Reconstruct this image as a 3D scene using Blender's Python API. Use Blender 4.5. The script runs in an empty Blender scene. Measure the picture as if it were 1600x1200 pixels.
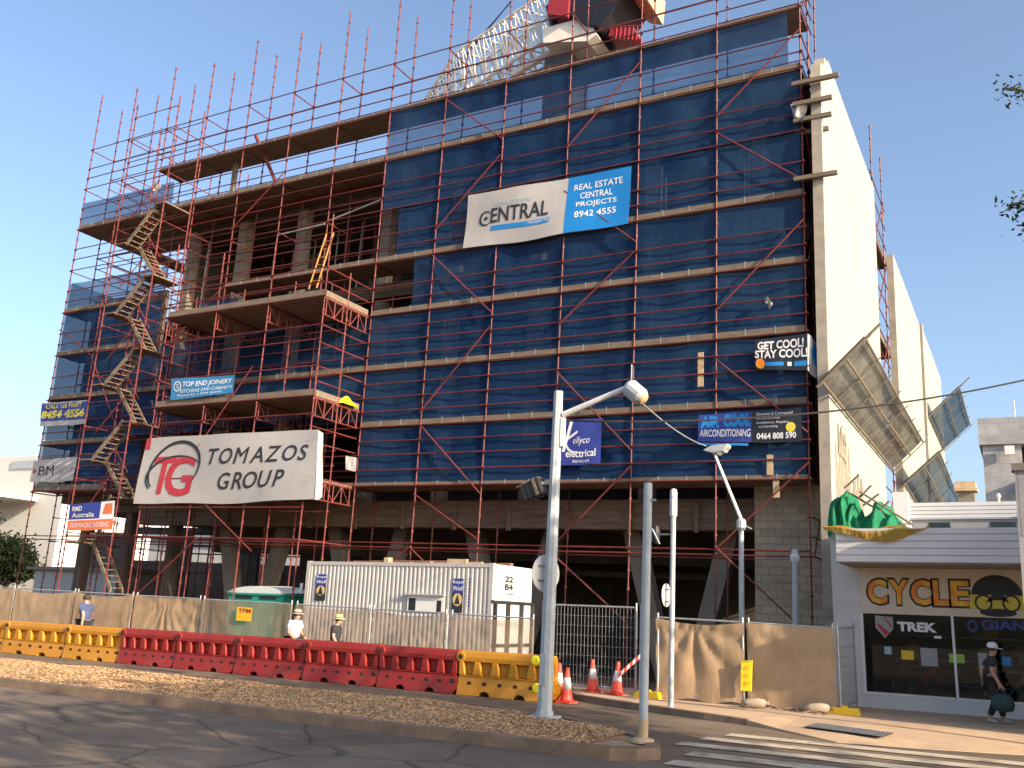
import bpy, bmesh, math, random
import numpy as np
from mathutils import Vector, Matrix

# ------------------------------------------------------------------ camera
SC = bpy.context.scene
COL = SC.collection
R = math.radians
CAM = np.array([19.0984, -23.7567, 2.05])
FPX = 1438.3768                                  # focal length in pixels of a 1600 px wide frame
RIGHT = np.array([0.87551271, 0.48012534, 0.05437974])
UP = np.array([0.06620553, -0.23067752, 0.97077583])
FWD = np.array([-0.47863802, 0.84632590, 0.23374796])
cam = bpy.data.objects.new('camera', bpy.data.cameras.new('camera'))
COL.objects.link(cam)
cam.data.sensor_fit = 'HORIZONTAL'
cam.data.sensor_width = 36.0
cam.data.lens = 36.0 * FPX / 1600.0
cam.data.clip_start = 0.1
cam.data.clip_end = 5000
M = Matrix.Identity(4)
for i in range(3):
    M[i][0], M[i][1], M[i][2], M[i][3] = RIGHT[i], UP[i], -FWD[i], CAM[i]
cam.matrix_world = M
SC.camera = cam

# ------------------------------------------------------------------ sky, sun, exposure
SUN_EL, SUN_AZ = 22.0, -13.0                      # azimuth from +X towards +Y
world = bpy.data.worlds.new('World')
SC.world = world
world.use_nodes = True
nt = world.node_tree
sky = nt.nodes.new('ShaderNodeTexSky')
sky.sky_type = 'NISHITA'
sky.sun_disc = False
sky.sun_elevation = R(SUN_EL)
sky.sun_rotation = R(90 - SUN_AZ)
sky.altitude = 0
sky.air_density = 0.9
sky.dust_density = 3.4
sky.ozone_density = 1.7
nt.links.new(sky.outputs[0], nt.nodes['Background'].inputs[0])
nt.nodes['Background'].inputs[1].default_value = 0.15
sun = bpy.data.objects.new('sun', bpy.data.lights.new('sun', 'SUN'))
COL.objects.link(sun)
sun.data.energy = 4.5
sun.data.angle = R(0.5)
sun.data.color = (1.0, 0.82, 0.60)
sd = Vector((math.cos(R(SUN_EL)) * math.cos(R(SUN_AZ)), math.cos(R(SUN_EL)) * math.sin(R(SUN_AZ)), math.sin(R(SUN_EL))))
sun.rotation_euler = sd.to_track_quat('Z', 'Y').to_euler()
SC.view_settings.view_transform = 'Standard'
SC.view_settings.look = 'None'
SC.view_settings.exposure = 1.08
SC.view_settings.gamma = 1.0
SC.cycles.max_bounces = 8
SC.cycles.transparent_max_bounces = 24
SC.cycles.caustics_reflective = False
SC.cycles.caustics_refractive = False

# ------------------------------------------------------------------ the two frames of the place
# building frame: X along the facade, Y into the picture, Z up.
# street frame (u, v, w): the street falls about 0.9 degree towards the left, everything on it shares that fall.
TH = math.atan(0.016)
EX = np.array([math.cos(TH), 0, math.sin(TH)])
EY = np.array([0, 1.0, 0])
EZ = np.array([-math.sin(TH), 0, math.cos(TH)])
O = np.array([12.0, 0, CAM[2] - 1.75 / math.cos(TH) - 0.016 * (CAM[0] - 12)])
L0, LIFT, BAY = 5.57205, 1.93741, 2.4


def Lv(k):
    return L0 + k * LIFT


def F(u, v, w=0.0):                              # street frame -> world
    return O + (u - 12) * EX + v * EY + w * EZ


def gz(x):
    return O[2] + (x - 12) * 0.016


def ray(px, py):
    return RIGHT * ((px - 800) / FPX) - UP * ((py - 600) / FPX) + FWD


def Wy(px, py, y):                               # a point of the photograph on the plane Y = y
    d = ray(px, py)
    return CAM + d * ((y - CAM[1]) / d[1])


def Wx(px, py, x):
    d = ray(px, py)
    return CAM + d * ((x - CAM[0]) / d[0])


def Gs(px, py, w=0.0):                           # a point of the photograph on the street plane
    d = ray(px, py)
    return CAM + d * ((w - (CAM - O) @ EZ) / (d @ EZ))


def U(p):
    q = np.asarray(p, float) - O
    return np.array([q @ EX + 12, q[1], q @ EZ])


# ------------------------------------------------------------------ materials
def _nodes(name):
    m = bpy.data.materials.new(name)
    m.use_nodes = True
    n = m.node_tree
    b = n.nodes['Principled BSDF']
    tc = n.nodes.new('ShaderNodeTexCoord')
    return m, n, b, tc


def noise(n, tc, scale, detail=4, rough=0.6, vec=None, mscale=None):
    t = n.nodes.new('ShaderNodeTexNoise')
    t.inputs['Scale'].default_value = scale
    t.inputs['Detail'].default_value = detail
    t.inputs['Roughness'].default_value = rough
    src = vec or tc.outputs['Object']
    if mscale:
        mp = n.nodes.new('ShaderNodeMapping')
        mp.inputs['Scale'].default_value = mscale
        n.links.new(src, mp.inputs[0])
        src = mp.outputs[0]
    n.links.new(src, t.inputs['Vector'])
    return t


def ramp(n, fac, stops):
    r = n.nodes.new('ShaderNodeValToRGB')
    e = r.color_ramp.elements
    while len(e) < len(stops):
        e.new(0.5)
    for el, (p, c) in zip(e, stops):
        el.position = p
        el.color = (c[0], c[1], c[2], 1) if not isinstance(c, (int, float)) else (c, c, c, 1)
    n.links.new(fac, r.inputs[0])
    return r


def mat(name, col, rough=0.7, vary=0.25, scale=3.0, bump=0.0, bscale=40.0, metal=0.0, dirt=None, dscale=1.2, dlo=0.5, dhi=0.75, mscale=None, spec=None):
    m, n, b, tc = _nodes(name)
    t = noise(n, tc, scale, 5, 0.65, mscale=mscale)
    lo = [c * (1 - vary) for c in col]
    hi = [min(1, c * (1 + vary)) for c in col]
    r = ramp(n, t.outputs['Fac'], [(0.3, lo), (0.7, hi)])
    out = r.outputs[0]
    if dirt:
        t2 = noise(n, tc, dscale, 6, 0.7)
        r2 = ramp(n, t2.outputs['Fac'], [(dlo, 0.0), (dhi, 1.0)])
        mx = n.nodes.new('ShaderNodeMixRGB')
        n.links.new(r2.outputs[0], mx.inputs[0])
        n.links.new(out, mx.inputs[1])
        mx.inputs[2].default_value = (*dirt, 1)
        out = mx.outputs[0]
    n.links.new(out, b.inputs['Base Color'])
    b.inputs['Roughness'].default_value = rough
    b.inputs['Metallic'].default_value = metal
    if spec is not None:
        b.inputs['Specular IOR Level'].default_value = spec
    if bump:
        t3 = noise(n, tc, bscale, 4, 0.6)
        bp = n.nodes.new('ShaderNodeBump')
        bp.inputs['Strength'].default_value = bump
        bp.inputs['Distance'].default_value = 0.02
        n.links.new(t3.outputs['Fac'], bp.inputs['Height'])
        n.links.new(bp.outputs[0], b.inputs['Normal'])
    return m


def cloth(name, col, transp, trans=0.35, vary=0.25, scale=1.2, col2=None, bump=0.6, bscale=2.5):
    """woven shade cloth: part of the light goes straight through the holes, part glows through the threads"""
    m, n, b, tc = _nodes(name)
    n.nodes.remove(b)
    out = n.nodes['Material Output']
    t = noise(n, tc, scale, 5, 0.65)
    c2 = col2 or [c * (1 + vary) for c in col]
    r = ramp(n, t.outputs['Fac'], [(0.35, [c * (1 - vary) for c in col]), (0.72, c2)])
    t3 = noise(n, tc, bscale, 3, 0.55, mscale=(1, 1, 0.5))
    bp = n.nodes.new('ShaderNodeBump')
    bp.inputs['Strength'].default_value = bump
    bp.inputs['Distance'].default_value = 0.12
    n.links.new(t3.outputs['Fac'], bp.inputs['Height'])
    d = n.nodes.new('ShaderNodeBsdfDiffuse')
    tr = n.nodes.new('ShaderNodeBsdfTranslucent')
    for s in (d, tr):
        n.links.new(r.outputs[0], s.inputs[0])
        n.links.new(bp.outputs[0], s.inputs['Normal'])
    m1 = n.nodes.new('ShaderNodeMixShader')
    m1.inputs[0].default_value = trans
    n.links.new(d.outputs[0], m1.inputs[1])
    n.links.new(tr.outputs[0], m1.inputs[2])
    tp = n.nodes.new('ShaderNodeBsdfTransparent')
    m2 = n.nodes.new('ShaderNodeMixShader')
    m2.inputs[0].default_value = transp
    n.links.new(m1.outputs[0], m2.inputs[1])
    n.links.new(tp.outputs[0], m2.inputs[2])
    n.links.new(m2.outputs[0], out.inputs[0])
    return m


def asphalt(name, col, crack):
    m, n, b, tc = _nodes(name)
    big = noise(n, tc, 0.35, 5, 0.6)
    fine = noise(n, tc, 60, 3, 0.7)
    r = ramp(n, big.outputs['Fac'], [(0.32, [c * 0.6 for c in col]), (0.66, [c * 1.3 for c in col])])
    r2 = ramp(n, fine.outputs['Fac'], [(0.3, 0.7), (0.7, 1.3)])
    mx = n.nodes.new('ShaderNodeMixRGB')
    mx.blend_type = 'MULTIPLY'
    mx.inputs[0].default_value = 1
    n.links.new(r.outputs[0], mx.inputs[1])
    n.links.new(r2.outputs[0], mx.inputs[2])
    out = mx.outputs[0]
    if crack:
        w = noise(n, tc, 1.3, 4, 0.6)
        va = n.nodes.new('ShaderNodeMixRGB')
        va.blend_type = 'LINEAR_LIGHT'
        va.inputs[0].default_value = 0.12
        n.links.new(tc.outputs['Object'], va.inputs[1])
        n.links.new(w.outputs['Color'], va.inputs[2])
        vo = n.nodes.new('ShaderNodeTexVoronoi')
        vo.feature = 'DISTANCE_TO_EDGE'
        vo.inputs['Scale'].default_value = 0.5
        n.links.new(va.outputs[0], vo.inputs['Vector'])
        rc = ramp(n, vo.outputs['Distance'], [(0.0, 0.25), (0.018, 1.0)])
        m2 = n.nodes.new('ShaderNodeMixRGB')
        m2.blend_type = 'MULTIPLY'
        m2.inputs[0].default_value = crack
        n.links.new(out, m2.inputs[1])
        n.links.new(rc.outputs[0], m2.inputs[2])
        out = m2.outputs[0]
    n.links.new(out, b.inputs['Base Color'])
    b.inputs['Roughness'].default_value = 0.85
    bp = n.nodes.new('ShaderNodeBump')
    bp.inputs['Strength'].default_value = 0.5
    bp.inputs['Distance'].default_value = 0.01
    n.links.new(fine.outputs['Fac'], bp.inputs['Height'])
    n.links.new(bp.outputs[0], b.inputs['Normal'])
    return m


def blockwall(name, col, bw=0.4, bh=0.2, axis='XZ', mort=0.62, tlo=0.72, thi=1.15):
    m, n, b, tc = _nodes(name)
    sp = n.nodes.new('ShaderNodeSeparateXYZ')
    cb = n.nodes.new('ShaderNodeCombineXYZ')
    n.links.new(tc.outputs['Object'], sp.inputs[0])
    n.links.new(sp.outputs[0 if axis[0] == 'X' else 1], cb.inputs[0])
    n.links.new(sp.outputs[2], cb.inputs[1])
    br = n.nodes.new('ShaderNodeTexBrick')
    br.inputs['Scale'].default_value = 1.0
    br.inputs['Brick Width'].default_value = bw
    br.inputs['Row Height'].default_value = bh
    br.inputs['Mortar Size'].default_value = 0.012
    br.inputs['Color1'].default_value = (*[c * (0.97 if mort > .8 else 0.9) for c in col], 1)
    br.inputs['Color2'].default_value = (*[c * (1.02 if mort > .8 else 1.08) for c in col], 1)
    br.inputs['Mortar'].default_value = (*[c * mort for c in col], 1)
    n.links.new(cb.outputs[0], br.inputs['Vector'])
    t = noise(n, tc, 0.8, 6, 0.7, mscale=(1, 1, .3) if mort > .8 else None)
    r = ramp(n, t.outputs['Fac'], [(0.35, tlo), (0.7, thi)])
    mx = n.nodes.new('ShaderNodeMixRGB')
    mx.blend_type = 'MULTIPLY'
    mx.inputs[0].default_value = 1
    n.links.new(br.outputs[0], mx.inputs[1])
    n.links.new(r.outputs[0], mx.inputs[2])
    n.links.new(mx.outputs[0], b.inputs['Base Color'])
    b.inputs['Roughness'].default_value = 0.9
    return m


def glassmat(name, col=(0.02, 0.025, 0.03), transp=0.75):
    m, n, b, tc = _nodes(name)
    n.nodes.remove(b)
    g = n.nodes.new('ShaderNodeBsdfGlossy')
    g.inputs['Roughness'].default_value = 0.02
    tp = n.nodes.new('ShaderNodeBsdfTransparent')
    tp.inputs[0].default_value = (0.72, 0.75, 0.75, 1)
    fr = n.nodes.new('ShaderNodeFresnel')
    fr.inputs[0].default_value = 1.5
    mx = n.nodes.new('ShaderNodeMixShader')
    n.links.new(fr.outputs[0], mx.inputs[0])
    n.links.new(tp.outputs[0], mx.inputs[1])
    n.links.new(g.outputs[0], mx.inputs[2])
    n.links.new(mx.outputs[0], n.nodes['Material Output'].inputs[0])
    return m


def gradient_letters(name, c1, c2, z0, z1):
    """two-tone printed letter face: one paint colour low, another high, as printed on the sign"""
    m, n, b, tc = _nodes(name)
    t = noise(n, tc, 2.2, 2, 0.5)
    r = ramp(n, t.outputs['Fac'], [(0.42, c1), (0.58, c2)])
    n.links.new(r.outputs[0], b.inputs['Base Color'])
    b.inputs['Roughness'].default_value = 0.5
    return m


MT = {}
MT['red_steel'] = mat('red_steel', (0.135, 0.019, 0.017), 0.6, 0.4, 1.5, dirt=(0.12, 0.05, 0.036), dscale=3.0, dlo=0.52, dhi=0.8)
MT['galv'] = mat('galvanised_steel', (0.36, 0.38, 0.39), 0.5, 0.2, 6, metal=0.35)
MT['pole'] = mat('pole_grey', (0.40, 0.44, 0.46), 0.55, 0.14, 5, metal=0.1, dirt=(0.24, 0.23, 0.21), dscale=2.2, dlo=0.55, dhi=0.8)
MT['white_paint'] = mat('white_paint', (0.74, 0.73, 0.70), 0.55, 0.06, 4)
MT['timber'] = mat('scaffold_timber', (0.165, 0.13, 0.095), 0.85, 0.35, 2.5, mscale=(0.6, 6, 8), dirt=(0.14, 0.10, 0.07), dscale=1.3)
MT['timber_pale'] = mat('pale_timber', (0.48, 0.35, 0.21), 0.8, 0.25, 4)
MT['ladder_orange'] = mat('ladder_orange', (0.36, 0.17, 0.035), 0.6, 0.2, 3)
MT['timber_stair'] = mat('stair_stringer', (0.19, 0.15, 0.105), 0.8, 0.25, 4)
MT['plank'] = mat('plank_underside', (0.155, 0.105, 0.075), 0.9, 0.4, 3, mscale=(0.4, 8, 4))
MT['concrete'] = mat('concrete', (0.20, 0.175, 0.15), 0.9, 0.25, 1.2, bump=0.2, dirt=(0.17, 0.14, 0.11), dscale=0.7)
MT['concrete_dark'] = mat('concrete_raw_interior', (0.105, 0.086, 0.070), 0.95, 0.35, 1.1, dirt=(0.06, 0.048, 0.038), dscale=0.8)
MT['panel'] = blockwall('side_wall_blockwork', (0.315, 0.325, 0.278), 0.4, 0.2, 'YZ', 0.93, 0.88, 1.06)
MT['panel_edge'] = mat('side_wall_edge', (0.33, 0.29, 0.24), 0.9, 0.2, 3)
MT['stain'] = mat('render_stain', (0.20, 0.18, 0.14), 0.95, 0.3, 4)
MT['block'] = blockwall('block_wall', (0.40, 0.33, 0.24))
MT['mesh_blue'] = cloth('blue_shade_cloth', (0.017, 0.068, 0.215), 0.31, 0.40, 0.25, 0.22, col2=(0.060, 0.135, 0.270), bump=0.6, bscale=0.9)  # broad paler patches in the blue stand in for sunlit, dusty cloth
MT['mesh_grey'] = cloth('grey_shade_cloth', (0.115, 0.118, 0.115), 0.06, 0.06, 0.35, 1.0, col2=(0.19, 0.18, 0.16))
MT['mesh_blue_light'] = cloth('light_blue_shade_cloth', (0.045, 0.075, 0.12), 0.10, 0.08, 0.3, 1.2)
MT['hessian'] = cloth('tan_fence_cloth', (0.55, 0.39, 0.245), 0.06, 0.28, 0.16, 1.4, bump=0.22, bscale=3.0)
MT['hessian_thin'] = cloth('thin_tan_fence_cloth', (0.42, 0.32, 0.23), 0.34, 0.30, 0.2, 1.1, bump=0.22, bscale=3.0)
MT['tarp_green'] = cloth('green_tarp', (0.04, 0.28, 0.14), 0.03, 0.4, 0.3, 2.0, bump=1.0, bscale=3)
MT['tarp_yellow'] = cloth('yellow_tarp', (0.40, 0.27, 0.07), 0.03, 0.35, 0.3, 2.0, bump=1.0, bscale=3)
MT['banner_white'] = mat('banner_white', (0.41, 0.39, 0.38), 0.6, 0.06, 1.3, bump=0.5, bscale=1.8, dirt=(0.29, 0.26, 0.23), dscale=0.9, dlo=0.55, dhi=0.9)
MT['banner_blue'] = mat('banner_blue', (0.008, 0.20, 0.56), 0.5, 0.08, 2)
MT['banner_navy'] = mat('banner_navy', (0.03, 0.045, 0.26), 0.5, 0.1, 2)
MT['banner_black'] = mat('banner_black', (0.016, 0.018, 0.026), 0.5, 0.2, 2)
MT['banner_midblue'] = mat('banner_midblue', (0.03, 0.20, 0.42), 0.55, 0.12, 2)
MT['banner_orange'] = mat('banner_orange', (0.72, 0.17, 0.06), 0.55, 0.1, 2)
MT['ink_black'] = mat('ink_black', (0.022, 0.022, 0.026), 0.6, 0.1)
MT['ink_white'] = mat('ink_white', (0.74, 0.74, 0.76), 0.6, 0.04)
MT['ink_red'] = mat('ink_red', (0.42, 0.03, 0.045), 0.6, 0.1)
MT['ink_blue'] = mat('ink_blue', (0.012, 0.21, 0.56), 0.6, 0.1)
MT['ink_teal'] = mat('ink_teal', (0.28, 0.47, 0.55), 0.6, 0.1)
MT['ink_yellow'] = mat('ink_yellow', (0.66, 0.56, 0.06), 0.6, 0.1)
MT['ink_grey'] = mat('ink_grey', (0.32, 0.31, 0.32), 0.6, 0.1)
MT['bar_yellow'] = mat('barrier_yellow_plastic', (0.47, 0.205, 0.009), 0.5, 0.10, 1.5, dirt=(0.50, 0.25, 0.05), dscale=2.2, dlo=0.55, dhi=0.85)
MT['bar_red'] = mat('barrier_red_plastic', (0.25, 0.015, 0.010), 0.5, 0.12, 1.5, dirt=(0.20, 0.075, 0.06), dscale=2.2, dlo=0.55, dhi=0.85)
MT['dark_hole'] = mat('dark_recess', (0.035, 0.015, 0.01), 0.8, 0.2)  # dark colour standing in for the shade inside the barrier holes
MT['cone_red'] = mat('cone_red', (0.75, 0.075, 0.045), 0.5, 0.1)
MT['reflective'] = mat('reflective_white', (0.68, 0.66, 0.66), 0.4, 0.06)
MT['yellow'] = mat('yellow_plastic', (0.78, 0.50, 0.02), 0.5, 0.1)
MT['bright_yellow'] = mat('bright_yellow_plastic', (0.85, 0.72, 0.02), 0.45, 0.06)
MT['green_plastic'] = mat('green_plastic', (0.02, 0.30, 0.20), 0.5, 0.12)
MT['pale_plastic'] = mat('pale_plastic', (0.62, 0.66, 0.64), 0.5, 0.08)
MT['black'] = mat('black_plastic', (0.02, 0.019, 0.018), 0.6, 0.2)
MT['black_steel'] = mat('black_steel', (0.028, 0.027, 0.026), 0.5, 0.3)
MT['container'] = mat('site_shed_white', (0.46, 0.44, 0.42), 0.6, 0.07, 2, dirt=(0.33, 0.295, 0.26), dscale=1.1, dlo=0.55, dhi=0.85)
MT['cladding'] = mat('fascia_cladding', (0.60, 0.60, 0.61), 0.6, 0.05, 2, dirt=(0.48, 0.45, 0.43), dscale=1.0, dlo=0.58, dhi=0.85)
MT['cladding_gap'] = mat('cladding_gap', (0.27, 0.27, 0.28), 0.8, 0.1)
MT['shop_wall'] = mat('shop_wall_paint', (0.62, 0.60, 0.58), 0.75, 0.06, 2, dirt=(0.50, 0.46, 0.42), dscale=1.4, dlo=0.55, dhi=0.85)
MT['sign_cream'] = mat('sign_cream', (0.66, 0.58, 0.46), 0.6, 0.05, 2)
MT['letter_orange'] = gradient_letters('letter_orange', (0.80, 0.22, 0.02), (0.85, 0.50, 0.02), 0, 1)
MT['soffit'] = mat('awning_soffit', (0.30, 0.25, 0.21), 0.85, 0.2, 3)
MT['glass'] = glassmat('shop_glass')
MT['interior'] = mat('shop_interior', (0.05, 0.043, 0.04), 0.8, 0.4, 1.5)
MT['shop_floor'] = mat('shop_floor', (0.20, 0.09, 0.055), 0.6, 0.3, 2)
MT['asphalt_far'] = asphalt('far_road_asphalt', (0.150, 0.108, 0.072), 0.35)
MT['asphalt'] = asphalt('near_road_asphalt', (0.150, 0.112, 0.080), 0.9)
MT['paving'] = mat('footpath_concrete', (0.50, 0.345, 0.22), 0.9, 0.12, 1.4, bump=0.2, dirt=(0.33, 0.235, 0.16), dscale=1.1, dlo=0.45, dhi=0.85)
MT['kerb'] = mat('kerb_concrete', (0.20, 0.135, 0.09), 0.9, 0.25, 2.5, bump=0.3, dirt=(0.10, 0.07, 0.055), dscale=1.5)
MT['mulch'] = mat('mulch_bed', (0.40, 0.255, 0.14), 0.95, 0.5, 14, bump=0.8, bscale=30, dirt=(0.20, 0.125, 0.07), dscale=1.2)
MT['mulch_chip'] = mat('mulch_chip', (0.46, 0.295, 0.16), 0.95, 0.28, 5.0)
MT['marking'] = mat('road_marking', (0.50, 0.42, 0.32), 0.8, 0.15, 6, dirt=(0.17, 0.125, 0.085), dscale=2.2, dlo=0.46, dhi=0.72)
MT['skin'] = mat('skin', (0.44, 0.24, 0.17), 0.6, 0.08)
MT['hair'] = mat('hair', (0.03, 0.02, 0.015), 0.7, 0.2)
MT['shirt_white'] = mat('white_shirt', (0.72, 0.72, 0.74), 0.85, 0.06, 5)
MT['shirt_black'] = mat('black_shirt', (0.025, 0.025, 0.03), 0.85, 0.2, 5)
MT['shirt_blue'] = mat('blue_shirt', (0.05, 0.07, 0.16), 0.85, 0.2, 5)
MT['trouser_dark'] = mat('dark_trousers', (0.02, 0.02, 0.024), 0.9, 0.2, 5)
MT['hat_straw'] = mat('straw_hat', (0.60, 0.44, 0.20), 0.8, 0.12, 12)
MT['hat_tan'] = mat('khaki_hat', (0.34, 0.29, 0.20), 0.85, 0.12, 8)
MT['bag_green'] = mat('dark_green_bag', (0.02, 0.05, 0.045), 0.7, 0.2)
MT['tower_grey'] = blockwall('grey_tower_panels', (0.37, 0.37, 0.38), 1.6, 1.1)
MT['white_building'] = mat('white_building', (0.62, 0.60, 0.56), 0.8, 0.05)
MT['pale_grey'] = mat('pale_grey_wall', (0.40, 0.40, 0.40), 0.8, 0.15)
MT['bark'] = mat('bark', (0.16, 0.12, 0.09), 0.95, 0.3, 6, bump=0.5)
MT['rust_sheet'] = mat('rusty_sheet', (0.22, 0.11, 0.07), 0.85, 0.4, 3)
MT['crane_white'] = mat('crane_white', (0.76, 0.72, 0.64), 0.5, 0.06)
MT['crane_dark'] = mat('crane_dark', (0.010, 0.010, 0.016), 0.5, 0.2)
MT['crane_red'] = mat('crane_red', (0.30, 0.022, 0.03), 0.5, 0.1)


def leafmat(name, col):
    m, n, b, tc = _nodes(name)
    n.nodes.remove(b)
    t = noise(n, tc, 1.1, 3)
    r = ramp(n, t.outputs['Fac'], [(0.35, [c * 0.6 for c in col]), (0.7, [c * 1.5 for c in col])])
    d = n.nodes.new('ShaderNodeBsdfDiffuse')
    tr = n.nodes.new('ShaderNodeBsdfTranslucent')
    n.links.new(r.outputs[0], d.inputs[0])
    n.links.new(r.outputs[0], tr.inputs[0])
    mx = n.nodes.new('ShaderNodeMixShader')
    mx.inputs[0].default_value = 0.35
    n.links.new(d.outputs[0], mx.inputs[1])
    n.links.new(tr.outputs[0], mx.inputs[2])
    n.links.new(mx.outputs[0], n.nodes['Material Output'].inputs[0])
    return m


MT['leaf_dark'] = leafmat('dark_leaf', (0.022, 0.032, 0.016))
MT['leaf'] = leafmat('leaf', (0.055, 0.085, 0.030))


# ------------------------------------------------------------------ mesh builder
class MB:
    def __init__(s):
        s.v, s.f, s.m = [], [], []

    def add(s, vs, fs, m=0):
        o = len(s.v)
        s.v += [tuple(float(c) for c in p) for p in vs]
        s.f += [tuple(i + o for i in f) for f in fs]
        s.m += [m] * len(fs)
        return s

    def box(s, x0, x1, y0, y1, z0, z1, m=0, fr=None):
        vs = [(x, y, z) for z in (z0, z1) for y in (y0, y1) for x in (x0, x1)]
        if fr is not None:
            vs = [fr(*p) for p in vs]
        return s.add(vs, [(0, 2, 3, 1), (4, 5, 7, 6), (0, 1, 5, 4), (2, 6, 7, 3), (0, 4, 6, 2), (1, 3, 7, 5)], m)

    def tube(s, p, q, r, n=6, r2=None, m=0):
        p, q = Vector([float(c) for c in p]), Vector([float(c) for c in q])
        d = q - p
        if d.length < 1e-6:
            return s
        d.normalize()
        a = d.orthogonal().normalized()
        b = d.cross(a)
        r2 = r if r2 is None else r2
        vs = []
        for c, rr in ((p, r), (q, r2)):
            for i in range(n):
                t = 2 * math.pi * i / n
                vs.append(c + a * (rr * math.cos(t)) + b * (rr * math.sin(t)))
        fs = [(i, (i + 1) % n, n + (i + 1) % n, n + i) for i in range(n)]
        fs += [tuple(range(n - 1, -1, -1)), tuple(range(n, 2 * n))]
        return s.add(vs, fs, m)

    def path(s, pts, r, n=6, m=0):
        for a, b in zip(pts[:-1], pts[1:]):
            s.tube(a, b, r, n, m=m)
        return s

    def grid(s, fn, nu, nv, m=0):
        vs = [fn(i / nu, j / nv) for j in range(nv + 1) for i in range(nu + 1)]
        fs = [(j * (nu + 1) + i, j * (nu + 1) + i + 1, (j + 1) * (nu + 1) + i + 1, (j + 1) * (nu + 1) + i) for j in range(nv) for i in range(nu)]
        return s.add(vs, fs, m)

    def prism(s, poly, fa, fb, m=0):
        n = len(poly)
        vs = [fa(*p) for p in poly] + [fb(*p) for p in poly]
        fs = [(i, (i + 1) % n, n + (i + 1) % n, n + i) for i in range(n)]
        fs += [tuple(range(n - 1, -1, -1)), tuple(range(n, 2 * n))]
        return s.add(vs, fs, m)

    def lathe(s, c, prof, n=16, ax=(0, 0, 1), m=0, sx=1.0, sy=1.0):
        az = Vector(ax).normalized()
        a = az.orthogonal().normalized() if abs(az.z) < 0.999 else Vector((1, 0, 0))
        b = az.cross(a)
        c = Vector([float(k) for k in c])
        vs = []
        for r, h in prof:
            for i in range(n):
                t = 2 * math.pi * i / n
                vs.append(c + a * (r * sx * math.cos(t)) + b * (r * sy * math.sin(t)) + az * h)
        k = len(prof)
        fs = [(j * n + i, j * n + (i + 1) % n, (j + 1) * n + (i + 1) % n, (j + 1) * n + i) for j in range(k - 1) for i in range(n)]
        fs += [tuple(range(n - 1, -1, -1)), tuple(range((k - 1) * n, k * n))]
        return s.add(vs, fs, m)


WLOC = {}


def _mesh(name, mb, mats, org, smooth=False):
    me = bpy.data.meshes.new(name)
    me.from_pydata([(a - org[0], b - org[1], c - org[2]) for a, b, c in mb.v], [], mb.f)
    for m in (mats if isinstance(mats, (list, tuple)) else [mats]):
        me.materials.append(MT[m])
    if isinstance(mats, (list, tuple)):
        me.polygons.foreach_set('material_index', mb.m)
    if smooth:
        me.polygons.foreach_set('use_smooth', [True] * len(me.polygons))
    me.validate()
    me.update()
    return me


def tag(o, label=None, cat=None, group=None, kind=None):
    for k, v in (('label', label), ('category', cat), ('group', group), ('kind', kind)):
        if v:
            o[k] = v
    return o


def thing(name, loc, label, cat, group=None):
    o = bpy.data.objects.new(name, None)
    COL.objects.link(o)
    o.empty_display_size = 0.2
    o.location = [float(c) for c in loc]
    WLOC[o.name] = np.array(loc, float)
    return tag(o, label, cat, group)


def part(name, mb, mats, parent, smooth=False, label=None, kind=None):
    org = WLOC[parent.name]
    o = bpy.data.objects.new(name, _mesh(name, mb, mats, org, smooth))
    COL.objects.link(o)
    o.parent = parent
    WLOC[o.name] = org
    return tag(o, label, None, None, kind)


def solo(name, mb, mats, label=None, cat=None, group=None, kind=None, smooth=False):
    a = np.array(mb.v)
    org = np.array([(a[:, 0].min() + a[:, 0].max()) / 2, (a[:, 1].min() + a[:, 1].max()) / 2, a[:, 2].min()])
    if kind == 'structure':
        org = np.zeros(3)
    o = bpy.data.objects.new(name, _mesh(name, mb, mats, org, smooth))
    COL.objects.link(o)
    o.location = org
    WLOC[o.name] = org
    return tag(o, label, cat, group, kind)


def copy_thing(o, loc=None, label=None):
    def rec(s, parent):
        c = s.copy()
        COL.objects.link(c)
        if parent:
            c.parent = parent
        for ch in list(s.children):
            rec(ch, c)
        return c
    c = rec(o, None)
    if loc is not None:
        c.location = [float(k) for k in loc]
    if label:
        c['label'] = label
    return c


# ------------------------------------------------------------------ lettering
_tc = {}


def glyphs(txt, bold=0.0, shear=0.0, space=1.0):
    """flat lettering: vertices in a unit box (0..1, 0..1) plus its width/height ratio"""
    key = (txt, bold, shear, space)
    if key in _tc:
        return _tc[key]
    cu = bpy.data.curves.new('lettering', 'FONT')
    cu.body = txt
    cu.offset = bold
    cu.shear = shear
    cu.space_character = space
    cu.align_x = 'CENTER'
    cu.resolution_u = 3
    ob = bpy.data.objects.new('lettering', cu)
    COL.objects.link(ob)
    bpy.context.view_layer.update()
    me = bpy.data.meshes.new_from_object(ob.evaluated_get(bpy.context.evaluated_depsgraph_get()))
    v = np.array([p.co[:2] for p in me.vertices])
    f = [tuple(p.vertices) for p in me.polygons]
    bpy.data.objects.remove(ob)
    bpy.data.curves.remove(cu)
    bpy.data.meshes.remove(me)
    lo, hi = v.min(0), v.max(0)
    _tc[key] = ((v - lo) / (hi - lo), f, (hi - lo)[0] / (hi - lo)[1])
    return _tc[key]


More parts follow.
